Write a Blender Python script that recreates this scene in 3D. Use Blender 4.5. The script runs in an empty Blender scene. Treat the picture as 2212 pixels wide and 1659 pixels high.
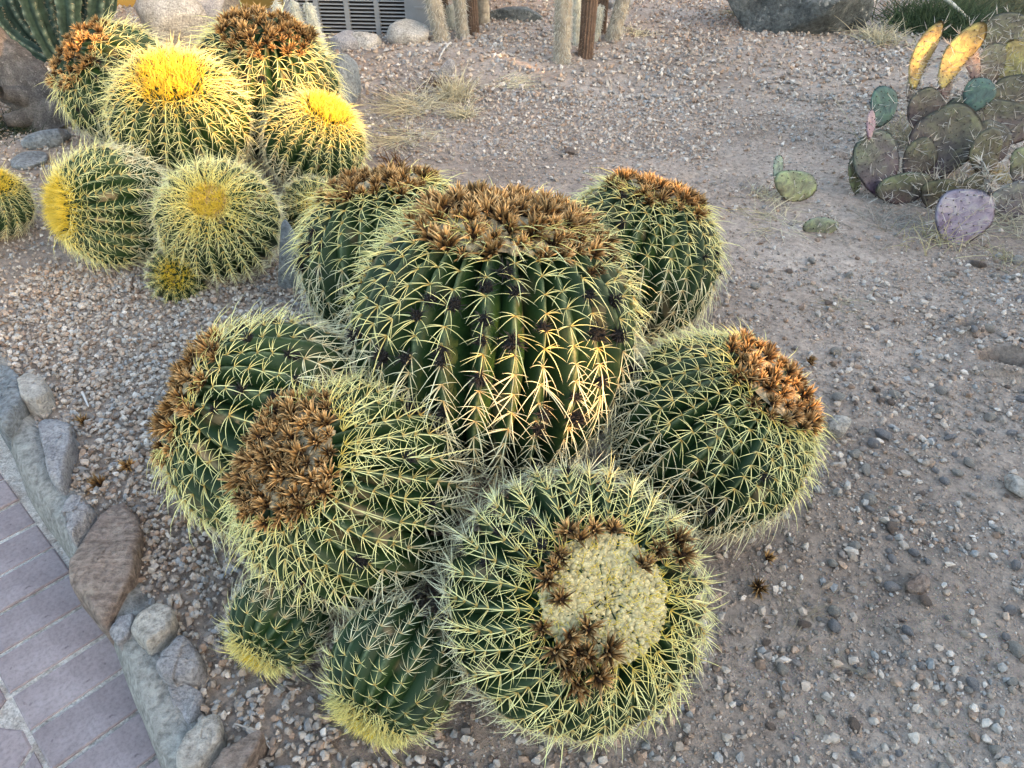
import bpy, math, random
import numpy as np
from math import radians, sin, cos, pi, hypot, atan2, degrees, sqrt
from mathutils import Matrix, Vector

rng = np.random.default_rng(7)
random.seed(7)
scene = bpy.context.scene
COL = scene.collection

# ------------------------------------------------------------------ camera, sky, sun, exposure
CAM_H, PITCH = 1.3, radians(38)
cam_d = bpy.data.cameras.new('camera'); cam_d.lens = 26.0; cam_d.sensor_width = 36.0
cam_d.clip_start = 0.02; cam_d.clip_end = 400
cam = bpy.data.objects.new('camera', cam_d); COL.objects.link(cam)
cam.location = (0, 0, CAM_H); cam.rotation_euler = (radians(90) - PITCH, 0, 0)
scene.camera = cam

SUN_EL, SUN_AZ = radians(10), radians(128)          # azimuth clockwise from +Y (the view direction)
SDIR = np.array([sin(SUN_AZ) * cos(SUN_EL), cos(SUN_AZ) * cos(SUN_EL), sin(SUN_EL)])
world = bpy.data.worlds.new('World'); scene.world = world; world.use_nodes = True
wn = world.node_tree
bg = wn.nodes['Background']; bg.inputs['Strength'].default_value = 0.15
sky = wn.nodes.new('ShaderNodeTexSky'); sky.sky_type = 'NISHITA'; sky.sun_disc = False
sky.sun_elevation = SUN_EL; sky.sun_rotation = SUN_AZ
sky.air_density = 1.0; sky.dust_density = 3.0; sky.ozone_density = 1.0
wn.links.new(sky.outputs['Color'], bg.inputs['Color'])
sd = bpy.data.lights.new('sun', 'SUN'); sd.energy = 2.0; sd.angle = radians(0.6); sd.color = (1.0, 0.56, 0.24)
sun = bpy.data.objects.new('sun', sd); COL.objects.link(sun)
sun.rotation_euler = Vector(SDIR).to_track_quat('Z', 'Y').to_euler(); sun.location = (2, -6, 4)
scene.view_settings.view_transform = 'Standard'; scene.view_settings.look = 'None'
scene.view_settings.exposure = 3.0; scene.view_settings.gamma = 1.0
scene.view_settings.use_white_balance = True; scene.view_settings.white_balance_temperature = 7200; scene.view_settings.white_balance_tint = 11
scene.cycles.use_denoising = True
scene.cycles.max_bounces = 6

# ------------------------------------------------------------------ photo pixels (on a 2212 px wide copy) to directions
F_PX = 2212 * 26 / 36
FW = np.array([0, cos(PITCH), -sin(PITCH)]); RT = np.array([1.0, 0, 0]); UP = np.array([0, sin(PITCH), cos(PITCH)])
CP = np.array([0, 0, CAM_H])
def ray(x, y): return FW + RT * (x - 1106) / F_PX - UP * (y - 829.5) / F_PX
def gnd(x, y, z=0.0):
    d = ray(x, y); return CP + d * ((z - CAM_H) / d[2])
def at_y(x, y, Y):
    d = ray(x, y); return CP + d * (Y / d[1])
def to_px(p):
    q = np.asarray(p, float) - CP; dz = q @ FW
    dz = np.where(np.abs(dz) < 1e-6, 1e-6, dz)
    return 1106 + F_PX * (q @ RT) / dz, 829.5 - F_PX * (q @ UP) / dz, dz
def depth(p): return float((np.asarray(p) - CP) @ FW)
def unit(v): v = np.asarray(v, float); return v / np.linalg.norm(v)

# ------------------------------------------------------------------ noise
_perm = np.random.default_rng(3).random((256, 256))
def vnoise(x, y):
    x = np.asarray(x, float); y = np.asarray(y, float)
    xi = np.floor(x).astype(int); yi = np.floor(y).astype(int)
    fx = x - xi; fy = y - yi; fx = fx * fx * (3 - 2 * fx); fy = fy * fy * (3 - 2 * fy)
    g = lambda i, j: _perm[(i + 37 * (j // 256)) & 255, j & 255]
    return ((g(xi, yi) * (1 - fx) + g(xi + 1, yi) * fx) * (1 - fy) + (g(xi, yi + 1) * (1 - fx) + g(xi + 1, yi + 1) * fx) * fy)
def fbm(x, y, o=4):
    s = 0; a = 0.5
    for k in range(o):
        s = s + a * (vnoise(x * 2 ** k + 17.3 * k, y * 2 ** k + 5.1 * k) - 0.5); a *= 0.5
    return s
def noise3(P, s, seed=0):
    x, y, z = (P * s + seed * 7.31).T
    return (vnoise(x + 3.1, y + z * 0.73) + vnoise(y + 11.7, z - x * 0.61) + vnoise(z + 5.9, x + y * 0.57)) / 1.5 - 1.0

# ------------------------------------------------------------------ mesh helpers
def mk_mesh(name, V, F, mat, col=None, smooth=False):
    V = np.asarray(V, np.float32).reshape(-1, 3)
    groups = F if isinstance(F, list) else [F]
    groups = [np.asarray(g, np.int32) for g in groups if len(g)]
    me = bpy.data.meshes.new(name)
    me.vertices.add(len(V)); me.vertices.foreach_set('co', V.ravel())
    li = np.concatenate([g.ravel() for g in groups]); tot = np.concatenate([np.full(len(g), g.shape[1], np.int32) for g in groups])
    st = np.concatenate([[0], np.cumsum(tot)[:-1]]).astype(np.int32)
    me.loops.add(len(li)); me.loops.foreach_set('vertex_index', li)
    me.polygons.add(len(tot)); me.polygons.foreach_set('loop_start', st)
    me.polygons.foreach_set('use_smooth', np.full(len(tot), smooth, bool))
    if col is not None:
        col = np.asarray(col, np.float32)
        if col.ndim == 1: col = np.tile(col[:3], (len(V), 1))
        ca = me.color_attributes.new('Col', 'FLOAT_COLOR', 'POINT')
        ca.data.foreach_set('color', np.concatenate([col[:, :3], np.ones((len(V), 1), np.float32)], 1).ravel())
    me.update(calc_edges=True); me.validate()
    if mat is not None: me.materials.append(mat)
    return me
def link(name, me, parent=None, M=None):
    o = bpy.data.objects.new(name, me); COL.objects.link(o)
    if parent is not None: o.parent = parent
    if M is not None: o.matrix_basis = M
    return o
def mk(name, V, F, mat, col=None, smooth=False, parent=None):
    return link(name, mk_mesh(name, V, F, mat, col, smooth), parent)
def empty(name, loc=(0, 0, 0)):
    o = bpy.data.objects.new(name, None); COL.objects.link(o); o.location = loc; o.empty_display_size = 0.1; return o
def tag(o, label=None, cat=None, group=None, kind=None):
    if label: o['label'] = label
    if cat: o['category'] = cat
    if group: o['group'] = group
    if kind: o['kind'] = kind
    return o
def join(parts):
    """parts: list of (V, tris, C)"""
    Vs, Fs, Cs, n = [], [], [], 0
    for V, F, C in parts:
        Vs.append(V); Fs.append(F + n); Cs.append(C); n += len(V)
    return np.concatenate(Vs), np.concatenate(Fs), np.concatenate(Cs)
def grid_faces(nu, nv, wrap=False):
    i, j = np.meshgrid(np.arange(nv - 1), np.arange(nu if wrap else nu - 1), indexing='ij')
    j2 = (j + 1) % nu
    return np.stack([i * nu + j, i * nu + j2, (i + 1) * nu + j2, (i + 1) * nu + j], -1).reshape(-1, 4)
_t = (1 + 5 ** 0.5) / 2
ICO_V = np.array([(-1, _t, 0), (1, _t, 0), (-1, -_t, 0), (1, -_t, 0), (0, -1, _t), (0, 1, _t), (0, -1, -_t), (0, 1, -_t), (_t, 0, -1), (_t, 0, 1), (-_t, 0, -1), (-_t, 0, 1)], float)
ICO_V /= np.linalg.norm(ICO_V[0])
ICO_F = np.array([(0, 11, 5), (0, 5, 1), (0, 1, 7), (0, 7, 10), (0, 10, 11), (1, 5, 9), (5, 11, 4), (11, 10, 2), (10, 7, 6), (7, 1, 8), (3, 9, 4), (3, 4, 2), (3, 2, 6), (3, 6, 8), (3, 8, 9), (4, 9, 5), (2, 4, 11), (6, 2, 10), (8, 6, 7), (9, 8, 1)])
def subdiv(V, F):
    V = list(map(tuple, V)); cache = {}; out = []
    def mid(a, b):
        k = (min(a, b), max(a, b))
        if k not in cache:
            m = unit((np.array(V[a]) + np.array(V[b])) / 2); V.append(tuple(m)); cache[k] = len(V) - 1
        return cache[k]
    for a, b, c in F:
        x, y, z = mid(a, b), mid(b, c), mid(c, a)
        out += [(a, x, z), (b, y, x), (c, z, y), (x, y, z)]
    return np.array(V), np.array(out)
ICO1 = subdiv(ICO_V, ICO_F); ICO2 = subdiv(*ICO1); ICO3 = subdiv(*ICO2); ICO4 = subdiv(*ICO3)

def spines(B, D, BEND, L, R, C0, C1, CT=None, nseg=3):
    """Tapered curved three-sided spines. B base, D unit direction, BEND bend vector, L length, R base radius, colours base/mid/tip."""
    n = len(B); B = np.asarray(B, float); D = np.asarray(D, float)
    ref = np.where(np.abs(D[:, 2:3]) < 0.9, np.array([[0, 0, 1.0]]), np.array([[1.0, 0, 0]]))
    s = np.cross(D, ref); s /= np.linalg.norm(s, axis=1, keepdims=True); t = np.cross(D, s)
    L = np.asarray(L)[:, None]; R = np.asarray(R)[:, None]
    if CT is None: CT = C1
    rows, cols = [], []
    prof = {3: (1.0, 0.85, 0.5), 2: (1.0, 0.62), 1: (1.0,), 4: (1.0, .92, .75, .45)}[nseg]
    for k in range(nseg):
        u = k / nseg
        c = B + L * (D * u + BEND * u * u)
        for a in (0, 2.094, 4.189):
            rows.append(c + R * prof[k] * (s * cos(a) + t * sin(a)))
            cc = C0 * (1 - min(1, u * 3.2)) + C1 * min(1, u * 3.2)
            cols.append(np.broadcast_to(cc, (n, 3)))
    rows.append(B + L * (D + BEND)); cols.append(np.broadcast_to(CT, (n, 3)))
    V = np.stack(rows, 1); C = np.stack(cols, 1); m = 3 * nseg + 1
    f = []
    for k in range(nseg - 1):
        for a in range(3):
            p, q = 3 * k + a, 3 * k + (a + 1) % 3
            f += [(p, q, q + 3), (p, q + 3, p + 3)]
    k = nseg - 1
    for a in range(3): f.append((3 * k + a, 3 * k + (a + 1) % 3, m - 1))
    f = np.array(f); Fc = (f[None] + (np.arange(n) * m)[:, None, None]).reshape(-1, 3)
    return V.reshape(-1, 3), Fc, C.reshape(-1, 3)
def xform(parts, frames, scale=1.0):
    """parts=(V,F,C); frames: (n,3,4) -> joined copies"""
    V, F, C = parts; n = len(frames)
    W = np.einsum('nij,vj->nvi', frames[:, :, :3], V * scale) + frames[:, None, :, 3]
    Fa = (F[None] + (np.arange(n) * len(V))[:, None, None]).reshape(-1, 3)
    return W.reshape(-1, 3), Fa, np.tile(C, (n, 1))

# ------------------------------------------------------------------ materials
def new_mat(name, rough=0.8, spec=0.3):
    m = bpy.data.materials.new(name); m.use_nodes = True
    b = m.node_tree.nodes['Principled BSDF']; b.inputs['Roughness'].default_value = rough
    b.inputs['Specular IOR Level'].default_value = spec
    return m, m.node_tree, b
def N(nt, typ, **kw):
    n = nt.nodes.new(typ)
    for k, v in kw.items(): setattr(n, k, v)
    return n
def noise_node(nt, scale, detail=6, rough=0.6, coord='Object', dist=0.0):
    tc = nt.nodes.get('TC') or N(nt, 'ShaderNodeTexCoord', name='TC')
    n = N(nt, 'ShaderNodeTexNoise'); n.inputs['Scale'].default_value = scale; n.inputs['Detail'].default_value = detail
    n.inputs['Roughness'].default_value = rough; n.inputs['Distortion'].default_value = dist
    nt.links.new(tc.outputs[coord], n.inputs['Vector']); return n
def ramp(nt, src, stops):
    r = N(nt, 'ShaderNodeValToRGB'); e = r.color_ramp.elements
    while len(e) < len(stops): e.new(0.5)
    for k, (p, c) in enumerate(stops):
        e[k].position = p; e[k].color = (c[0], c[1], c[2], 1)
    nt.links.new(src, r.inputs['Fac']); return r
def bump(nt, b, src, strength, dist=0.01):
    bp = N(nt, 'ShaderNodeBump'); bp.inputs['Strength'].default_value = strength; bp.inputs['Distance'].default_value = dist
    nt.links.new(src, bp.inputs['Height']); nt.links.new(bp.outputs['Normal'], b.inputs['Normal']); return bp
def mix(nt, fac, a, b_, mode='MIX'):
    m = N(nt, 'ShaderNodeMix', data_type='RGBA', blend_type=mode)
    for sock, v in ((m.inputs[0], fac), (m.inputs[6], a), (m.inputs[7], b_)):
        if hasattr(v, 'type') and hasattr(v, 'links'): nt.links.new(v, sock)
        elif isinstance(v, (int, float)): sock.default_value = v
        else: sock.default_value = (v[0], v[1], v[2], 1)
    return m.outputs[2]
def attr_mat(name, rough=0.7, spec=0.3, nscale=0, namp=0.3, bmp=0, transl=0.0):
    m, nt, b = new_mat(name, rough, spec)
    a = N(nt, 'ShaderNodeVertexColor', layer_name='Col'); src = a.outputs['Color']
    if nscale:
        n = noise_node(nt, nscale)
        r = ramp(nt, n.outputs['Fac'], [(0.3, (1 - namp,) * 3), (0.7, (1 + namp,) * 3)])
        src = mix(nt, 1.0, src, r.outputs['Color'], 'MULTIPLY')
        if bmp: bump(nt, b, n.outputs['Fac'], bmp)
    nt.links.new(src, b.inputs['Base Color'])
    if transl:
        t = N(nt, 'ShaderNodeBsdfTranslucent'); nt.links.new(src, t.inputs['Color'])
        ms = N(nt, 'ShaderNodeMixShader'); ms.inputs[0].default_value = transl
        nt.links.new(b.outputs[0], ms.inputs[1]); nt.links.new(t.outputs[0], ms.inputs[2])
        nt.links.new(ms.outputs[0], nt.nodes['Material Output'].inputs['Surface'])
    return m
def rock_mat(name, c1, c2, c3, scale=9, speck=(0.5, 0.5, 0.5), rough=0.85, stretch=None):
    m, nt, b = new_mat(name, rough, 0.25)
    n1 = noise_node(nt, scale, 8, 0.65, dist=0.4); n2 = noise_node(nt, scale * 9, 6, 0.7)
    if stretch:
        mp = N(nt, 'ShaderNodeMapping'); mp.inputs['Scale'].default_value = stretch; mp.inputs['Rotation'].default_value = (0.2, 0.1, 0.8)
        nt.links.new(nt.nodes['TC'].outputs['Object'], mp.inputs['Vector']); nt.links.new(mp.outputs[0], n1.inputs['Vector'])
    r = ramp(nt, n1.outputs['Fac'], [(0.3, c1), (0.5, c2), (0.72, c3)])
    r2 = ramp(nt, n2.outputs['Fac'], [(0.35, (0.62,) * 3), (0.5, (1.12,) * 3), (0.66, (1.6,) * 3)])
    c = mix(nt, 1.0, r.outputs['Color'], r2.outputs['Color'], 'MULTIPLY')
    n3 = noise_node(nt, scale * 3.1, 5, 0.7)
    r3 = ramp(nt, n3.outputs['Fac'], [(0.58, (0, 0, 0)), (0.68, (1, 1, 1))])
    c = mix(nt, r3.outputs['Color'], c, speck)
    nt.links.new(c, b.inputs['Base Color'])
    ad = N(nt, 'ShaderNodeMath', operation='ADD'); nt.links.new(n1.outputs['Fac'], ad.inputs[0]); nt.links.new(n2.outputs['Fac'], ad.inputs[1])
    bump(nt, b, ad.outputs[0], 1.0, 0.02)
    return m

M = {}
M['spine'] = attr_mat('spine', 0.5, 0.35, transl=0.15)
M['flower'] = attr_mat('dried_flower', 0.75, 0.2, transl=0.2)
M['wool'] = attr_mat('wool', 0.95, 0.1, nscale=140, namp=0.25, bmp=0.6)
M['gravel'] = attr_mat('gravel', 0.85, 0.3, nscale=160, namp=0.22, bmp=0.35)
M['straw'] = attr_mat('straw', 0.7, 0.25, transl=0.15)
M['hair'] = attr_mat('cactus_hair', 0.7, 0.2, transl=0.25)
M['stem'] = attr_mat('column_stem', 0.85, 0.2, nscale=30, namp=0.35, bmp=0.5)
M['leaf'] = attr_mat('leaf', 0.55, 0.3, transl=0.1)
# cactus skin
m, nt, b = new_mat('cactus_skin', 0.5, 0.25)
a = N(nt, 'ShaderNodeVertexColor', layer_name='Col')
n1 = noise_node(nt, 6, 5, 0.6); n2 = noise_node(nt, 70, 6, 0.7); n3 = noise_node(nt, 23, 4, 0.55)
base = ramp(nt, n1.outputs['Fac'], [(0.3, (0.006, 0.020, 0.007)), (0.55, (0.011, 0.034, 0.010)), (0.75, (0.024, 0.052, 0.012))])
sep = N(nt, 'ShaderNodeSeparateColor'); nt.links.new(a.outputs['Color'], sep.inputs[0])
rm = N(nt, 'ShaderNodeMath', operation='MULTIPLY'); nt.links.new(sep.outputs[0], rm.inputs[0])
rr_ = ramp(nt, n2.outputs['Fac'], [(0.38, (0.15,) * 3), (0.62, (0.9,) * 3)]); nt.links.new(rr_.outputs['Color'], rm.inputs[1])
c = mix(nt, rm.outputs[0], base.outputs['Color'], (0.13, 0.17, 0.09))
sp = ramp(nt, n2.outputs['Fac'], [(0.70, (0, 0, 0)), (0.74, (0.5,) * 3)])
c = mix(nt, sp.outputs['Color'], c, (0.20, 0.22, 0.14))
sc_ = N(nt, 'ShaderNodeMath', operation='MULTIPLY'); nt.links.new(sep.outputs[1], sc_.inputs[0])
r3 = ramp(nt, n3.outputs['Fac'], [(0.45, (0,) * 3), (0.52, (1,) * 3)]); nt.links.new(r3.outputs['Color'], sc_.inputs[1])
c = mix(nt, sc_.outputs[0], c, (0.27, 0.20, 0.12))
nt.links.new(c, b.inputs['Base Color']); bump(nt, b, n2.outputs['Fac'], 0.12, 0.004)
M['skin'] = m
# prickly pear pad skin
m, nt, b = new_mat('pad_skin', 0.55, 0.35)
a = N(nt, 'ShaderNodeVertexColor', layer_name='Col'); n1 = noise_node(nt, 22, 7, 0.7, dist=.6); n2 = noise_node(nt, 90, 4, 0.6)
r = ramp(nt, n1.outputs['Fac'], [(0.3, (0.42, 0.36, 0.45)), (0.5, (1, 1, 1)), (0.72, (1.6, 1.75, 1.3))])
c = mix(nt, 1.0, a.outputs['Color'], r.outputs['Color'], 'MULTIPLY')
nt.links.new(c, b.inputs['Base Color']); bump(nt, b, n1.outputs['Fac'], 0.9, 0.02)
M['pad'] = m
# soil
m, nt, b = new_mat('soil', 0.95, 0.15)
n1 = noise_node(nt, 1.3, 7, 0.62); n2 = noise_node(nt, 42, 8, 0.8); n3 = noise_node(nt, 6, 6, 0.6)
r = ramp(nt, n1.outputs['Fac'], [(0.32, (0.225, 0.182, 0.152)), (0.5, (0.325, 0.270, 0.230)), (0.7, (0.42, 0.36, 0.315))])
r2 = ramp(nt, n2.outputs['Fac'], [(0.3, (0.38,) * 3), (0.5, (1,) * 3), (0.7, (1.6, 1.57, 1.52))])
c = mix(nt, 1.0, r.outputs['Color'], r2.outputs['Color'], 'MULTIPLY')
vo = N(nt, 'ShaderNodeTexVoronoi'); vo.inputs['Scale'].default_value = 190
nt.links.new(nt.nodes['TC'].outputs['Object'], vo.inputs['Vector'])
r4 = ramp(nt, vo.outputs['Distance'], [(0.18, (1,) * 3), (0.30, (0,) * 3)])
r5 = ramp(nt, n3.outputs['Fac'], [(0.42, (0.1,) * 3), (0.6, (0.9,) * 3)])
mm = N(nt, 'ShaderNodeMath', operation='MULTIPLY'); nt.links.new(r4.outputs['Color'], mm.inputs[0]); nt.links.new(r5.outputs['Color'], mm.inputs[1])
vc = mix(nt, 0.8, vo.outputs['Color'], (0.36, 0.31, 0.27))
c = mix(nt, mm.outputs[0], c, vc)
nt.links.new(c, b.inputs['Base Color'])
ad = N(nt, 'ShaderNodeMath', operation='ADD'); nt.links.new(n2.outputs['Fac'], ad.inputs[0]); nt.links.new(mm.outputs[0], ad.inputs[1])
bump(nt, b, ad.outputs[0], 0.8, 0.012)
M['soil'] = m
# brick, mortar, stucco, metal
m, nt, b = new_mat('brick', 0.8, 0.3)
oi = N(nt, 'ShaderNodeObjectInfo'); n1 = noise_node(nt, 8, 6, 0.6); n2 = noise_node(nt, 120, 5, 0.7); n4 = noise_node(nt, 45, 3, 0.5)
r = ramp(nt, n1.outputs['Fac'], [(0.3, (0.185, 0.160, 0.170)), (0.5, (0.240, 0.215, 0.226)), (0.7, (0.300, 0.275, 0.287))])
ro = ramp(nt, oi.outputs['Random'], [(0.0, (0.86, 0.84, 0.86)), (1.0, (1.1, 1.06, 1.06))])
c = mix(nt, 1.0, r.outputs['Color'], ro.outputs['Color'], 'MULTIPLY')
r2 = ramp(nt, n2.outputs['Fac'], [(0.3, (0.7,) * 3), (0.5, (1,) * 3), (0.7, (1.15,) * 3)]); c = mix(nt, 1.0, c, r2.outputs['Color'], 'MULTIPLY')
r3 = ramp(nt, n4.outputs['Fac'], [(0.66, (0,) * 3), (0.72, (0.75,) * 3)]); c = mix(nt, r3.outputs['Color'], c, (0.09, 0.075, 0.085))
nt.links.new(c, b.inputs['Base Color']); bump(nt, b, n2.outputs['Fac'], 0.35, 0.004)
M['brick'] = m
M['mortar'] = rock_mat('mortar', (0.30, 0.25, 0.22), (0.66, 0.64, 0.62), (0.80, 0.79, 0.78), 25, (0.8, 0.79, 0.78))
M['kerb'] = rock_mat('kerb_mortar', (0.19, 0.19, 0.182), (0.28, 0.28, 0.27), (0.38, 0.375, 0.355), 7, (0.42, 0.42, 0.4))
M['stone_grey'] = rock_mat('stone_grey', (0.17, 0.18, 0.19), (0.30, 0.31, 0.32), (0.46, 0.46, 0.45), 11, (0.55, 0.54, 0.5))
M['stone_brown'] = rock_mat('stone_brown', (0.15, 0.115, 0.10), (0.25, 0.20, 0.175), (0.36, 0.30, 0.26), 8, (0.40, 0.34, 0.29), stretch=(1, 6, 3))
M['stone_pale'] = rock_mat('stone_pale', (0.30, 0.28, 0.25), (0.44, 0.42, 0.39), (0.58, 0.56, 0.53), 10, (0.66, 0.64, 0.61))
M['stone_blue'] = rock_mat('stone_blue', (0.10, 0.12, 0.135), (0.19, 0.215, 0.235), (0.29, 0.31, 0.32), 8, (0.37, 0.38, 0.38))
M['stone_dark'] = rock_mat('stone_dark', (0.045, 0.055, 0.06), (0.10, 0.115, 0.12), (0.19, 0.205, 0.205), 5, (0.38, 0.39, 0.37))
M['stone_granite'] = rock_mat('stone_granite', (0.23, 0.23, 0.25), (0.35, 0.35, 0.37), (0.46, 0.45, 0.45), 14, (0.25, 0.25, 0.27))
M['bark'] = rock_mat('bark', (0.05, 0.047, 0.045), (0.11, 0.103, 0.10), (0.20, 0.188, 0.18), 16, (0.3, 0.28, 0.27), stretch=(1, 1, 0.5))
m, nt, b = new_mat('stucco', 0.9, 0.2)
n1 = noise_node(nt, 2, 5, 0.6); n2 = noise_node(nt, 120, 4, 0.6)
r = ramp(nt, n1.outputs['Fac'], [(0.3, (0.33, 0.19, 0.045)), (0.7, (0.42, 0.25, 0.07))]); nt.links.new(r.outputs['Color'], b.inputs['Base Color']); bump(nt, b, n2.outputs['Fac'], 0.4, 0.004)
M['stucco'] = m
def plain(name, col, rough, metal=0.0, ns=40, amp=0.12):
    m, nt, b = new_mat(name, rough, 0.4); b.inputs['Metallic'].default_value = metal
    n1 = noise_node(nt, ns, 6, 0.65); lo = [max(0, x * (1 - amp)) for x in col]; hi = [x * (1 + amp) for x in col]
    r = ramp(nt, n1.outputs['Fac'], [(0.3, lo), (0.7, hi)]); nt.links.new(r.outputs['Color'], b.inputs['Base Color']); return m
M['ac_grey'] = plain('painted_grey_metal', (0.19, 0.205, 0.225), 0.5, 0.0, 9, 0.12)
M['ac_dark'] = plain('coil_fins', (0.016, 0.013, 0.012), 0.8, 0.0, 160, 0.7)
M['sticker'] = plain('white_sticker', (0.72, 0.72, 0.74), 0.5, 0, 30, 0.04)
M['ink'] = plain('sticker_print', (0.10, 0.10, 0.14), 0.6, 0, 30, 0.1)
M['paper'] = plain('white_scrap', (0.72, 0.72, 0.74), 0.8, 0, 60, 0.15)

# ------------------------------------------------------------------ ground
KPX = [(0, 920), (60, 1075), (150, 1205), (230, 1345), (290, 1510), (345, 1659)]
PATH_Z = -0.10
KP = np.array([gnd(x, y, PATH_Z)[:2] for x, y in KPX])
d0 = unit(KP[0] - KP[2]); d1 = unit(KP[-1] - KP[-3])
KP = np.vstack([KP[0] + d0 * 14, KP[0] + d0 * 1.2, KP, KP[-1] + d1 * 0.6, KP[-1] + d1 * 9])
_ko = np.argsort(KP[:, 1])
def kerb_x(y): return np.interp(y, KP[_ko, 1], KP[_ko, 0])
HOLES = [(gnd(2085, 712), 0.021, 0.12), (gnd(2150, 785), 0.040, 0.10), (gnd(2185, 798), 0.035, 0.08), (gnd(1442, 396), 0.028, 0.05), (gnd(1850, 325), 0.05, 0.045), (gnd(1500, 380), .04, .02)]
def hz(x, y):
    x = np.asarray(x, float); y = np.asarray(y, float)
    z = 0.10 * fbm(x * 0.55 + 4, y * 0.55 + 9, 3) + 0.034 * fbm(x * 3.1, y * 3.1 + 2, 4) + 0.016 * fbm(x * 15, y * 15, 3)
    z = z * np.clip((x - kerb_x(y)) / 0.5, 0.15, 1)
    for p, r, dp in HOLES:
        q = ((x - p[0]) ** 2 + ((y - p[1]) * 1.1) ** 2) / r ** 2
        z = z - dp * np.exp(-q ** 2) + dp * 0.22 * np.exp(-(np.sqrt(q) - 1.9) ** 2 * 2.2)
    z = z + 0.05 * np.exp(-((x + 0.35) / 1.0) ** 2 - ((y - 5.1) / 0.45) ** 2)         # low berm before the cooling unit
    return z - 0.01
def ground_z(x, y):
    kx = kerb_x(y); s = np.clip((x - kx - 0.03) / 0.05, 0, 1)
    return hz(x, y) * s + (PATH_Z - 0.05) * (1 - s)
xs = np.concatenate([np.linspace(-90, -4, 12)[:-1], np.linspace(-4, -2.2, 40)[:-1], np.arange(-2.2, 2.6, 0.016), np.linspace(2.6, 5, 50)[1:], np.linspace(5, 90, 12)[1:]])
ys = np.concatenate([np.linspace(-90, -0.2, 12)[:-1], np.linspace(-0.2, 0.4, 20)[:-1], np.arange(0.4, 4.2, 0.016), np.linspace(4.2, 9, 150)[1:], np.linspace(9, 150, 14)[1:]])
for p, r_, _ in HOLES[:4]:                                  # finer mesh round the burrows
    xs = np.concatenate([xs, np.arange(p[0] - .055, p[0] + .055, .0045)]); ys = np.concatenate([ys, np.arange(p[1] - .055, p[1] + .055, .0045)])
xs = np.sort(xs); ys = np.sort(ys); xs = xs[np.concatenate([[True], np.diff(xs) > .001])]; ys = ys[np.concatenate([[True], np.diff(ys) > .001])]
X, Y = np.meshgrid(xs, ys); Z = ground_z(X, Y)
g = mk('ground', np.stack([X, Y, Z], -1).reshape(-1, 3), grid_faces(len(xs), len(ys)), M['soil'], smooth=True)
tag(g, 'brown desert soil of the planting bed', kind='structure')

# brick path
path = mk('path', [(-6, -4, PATH_Z - .012), (1.5, -4, PATH_Z - .012), (1.5, 9, PATH_Z - .012), (-9, 9, PATH_Z - .012)], np.array([[0, 1, 2, 3]]), M['mortar'])
# keep the mortar sheet left of the kerb
V = []; F = []
yy = np.linspace(-4, 9, 60)
V = [(kerb_x(t) - w, t, PATH_Z - 0.0045) for t in yy for w in (8, -0.05)]
path.data = mk_mesh('path', V, grid_faces(2, len(yy)), M['mortar'])
tag(path, 'brick path of mauve pavers with pale joints', kind='structure')
e1 = np.array([cos(radians(46.5)), sin(radians(46.5))]); e2 = np.array([cos(radians(-43.5)), sin(radians(-43.5))])
O = gnd(0, 1042.4 + 1150 / 2.689, PATH_Z)[:2]
J = gnd(50 / 2.689, 1042.4 + 1235 / 2.689, PATH_Z)[:2]; s0 = float((J - O) @ e2)
def clip_poly(P, n, d):
    out = []
    for i in range(len(P)):
        a, b_ = P[i], P[(i + 1) % len(P)]; da, db = a @ n - d, b_ @ n - d
        if da <= 0: out.append(a)
        if da * db < 0: out.append(a + (b_ - a) * (da / (da - db)))
    return out
def brick(P, name='brick'):
    P = np.array(P); n = len(P); c = P.mean(0); zt = PATH_Z + rng.uniform(-0.0025, 0.0015); dz = rng.normal(0, 0.0012, 2)
    def ring(s, z):
        q = P - c; q = q * (1 - s / np.maximum(np.linalg.norm(q, axis=1, keepdims=True), 1e-3))
        return np.column_stack([q, np.full(n, z - PATH_Z) + (q @ dz) * 8 * (z > PATH_Z - .03)])
    V = np.vstack([ring(0, PATH_Z - 0.04), ring(0, zt - 0.003), ring(0.0045, zt)])
    quads = [(i, (i + 1) % n, n + (i + 1) % n, n + i) for i in range(n)] + [(n + i, n + (i + 1) % n, 2 * n + (i + 1) % n, 2 * n + i) for i in range(n)]
    F = [np.array(quads), np.array([list(range(2 * n, 3 * n))])]
    o = mk(name, V, F, M['brick'], parent=path); o.location = (c[0], c[1], PATH_Z)
PITCH_B = 0.1095
for k in range(-16, 4):
    a0 = s0 + k * PITCH_B + 0.006; a1 = a0 + PITCH_B - 0.011
    L0 = 0.003; L1 = 0.208
    cs = [O + e1 * u + e2 * v for u, v in ((L0, a0), (L1, a0), (L1, a1), (L0, a1))]
    brick(cs)
    for q in (1, 2):                                     # courses that run on under the kerb where the path widens
        cs = [O + e1 * (u + q * 0.213) + e2 * v for u, v in ((L0, a0), (L1, a0), (L1, a1), (L0, a1))]
        if np.mean([p[0] - kerb_x(p[1]) for p in cs]) < 0.04: brick(cs)
f1 = np.array([cos(radians(84)), sin(radians(84))]); f2 = np.array([f1[1], -f1[0]])
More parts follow.
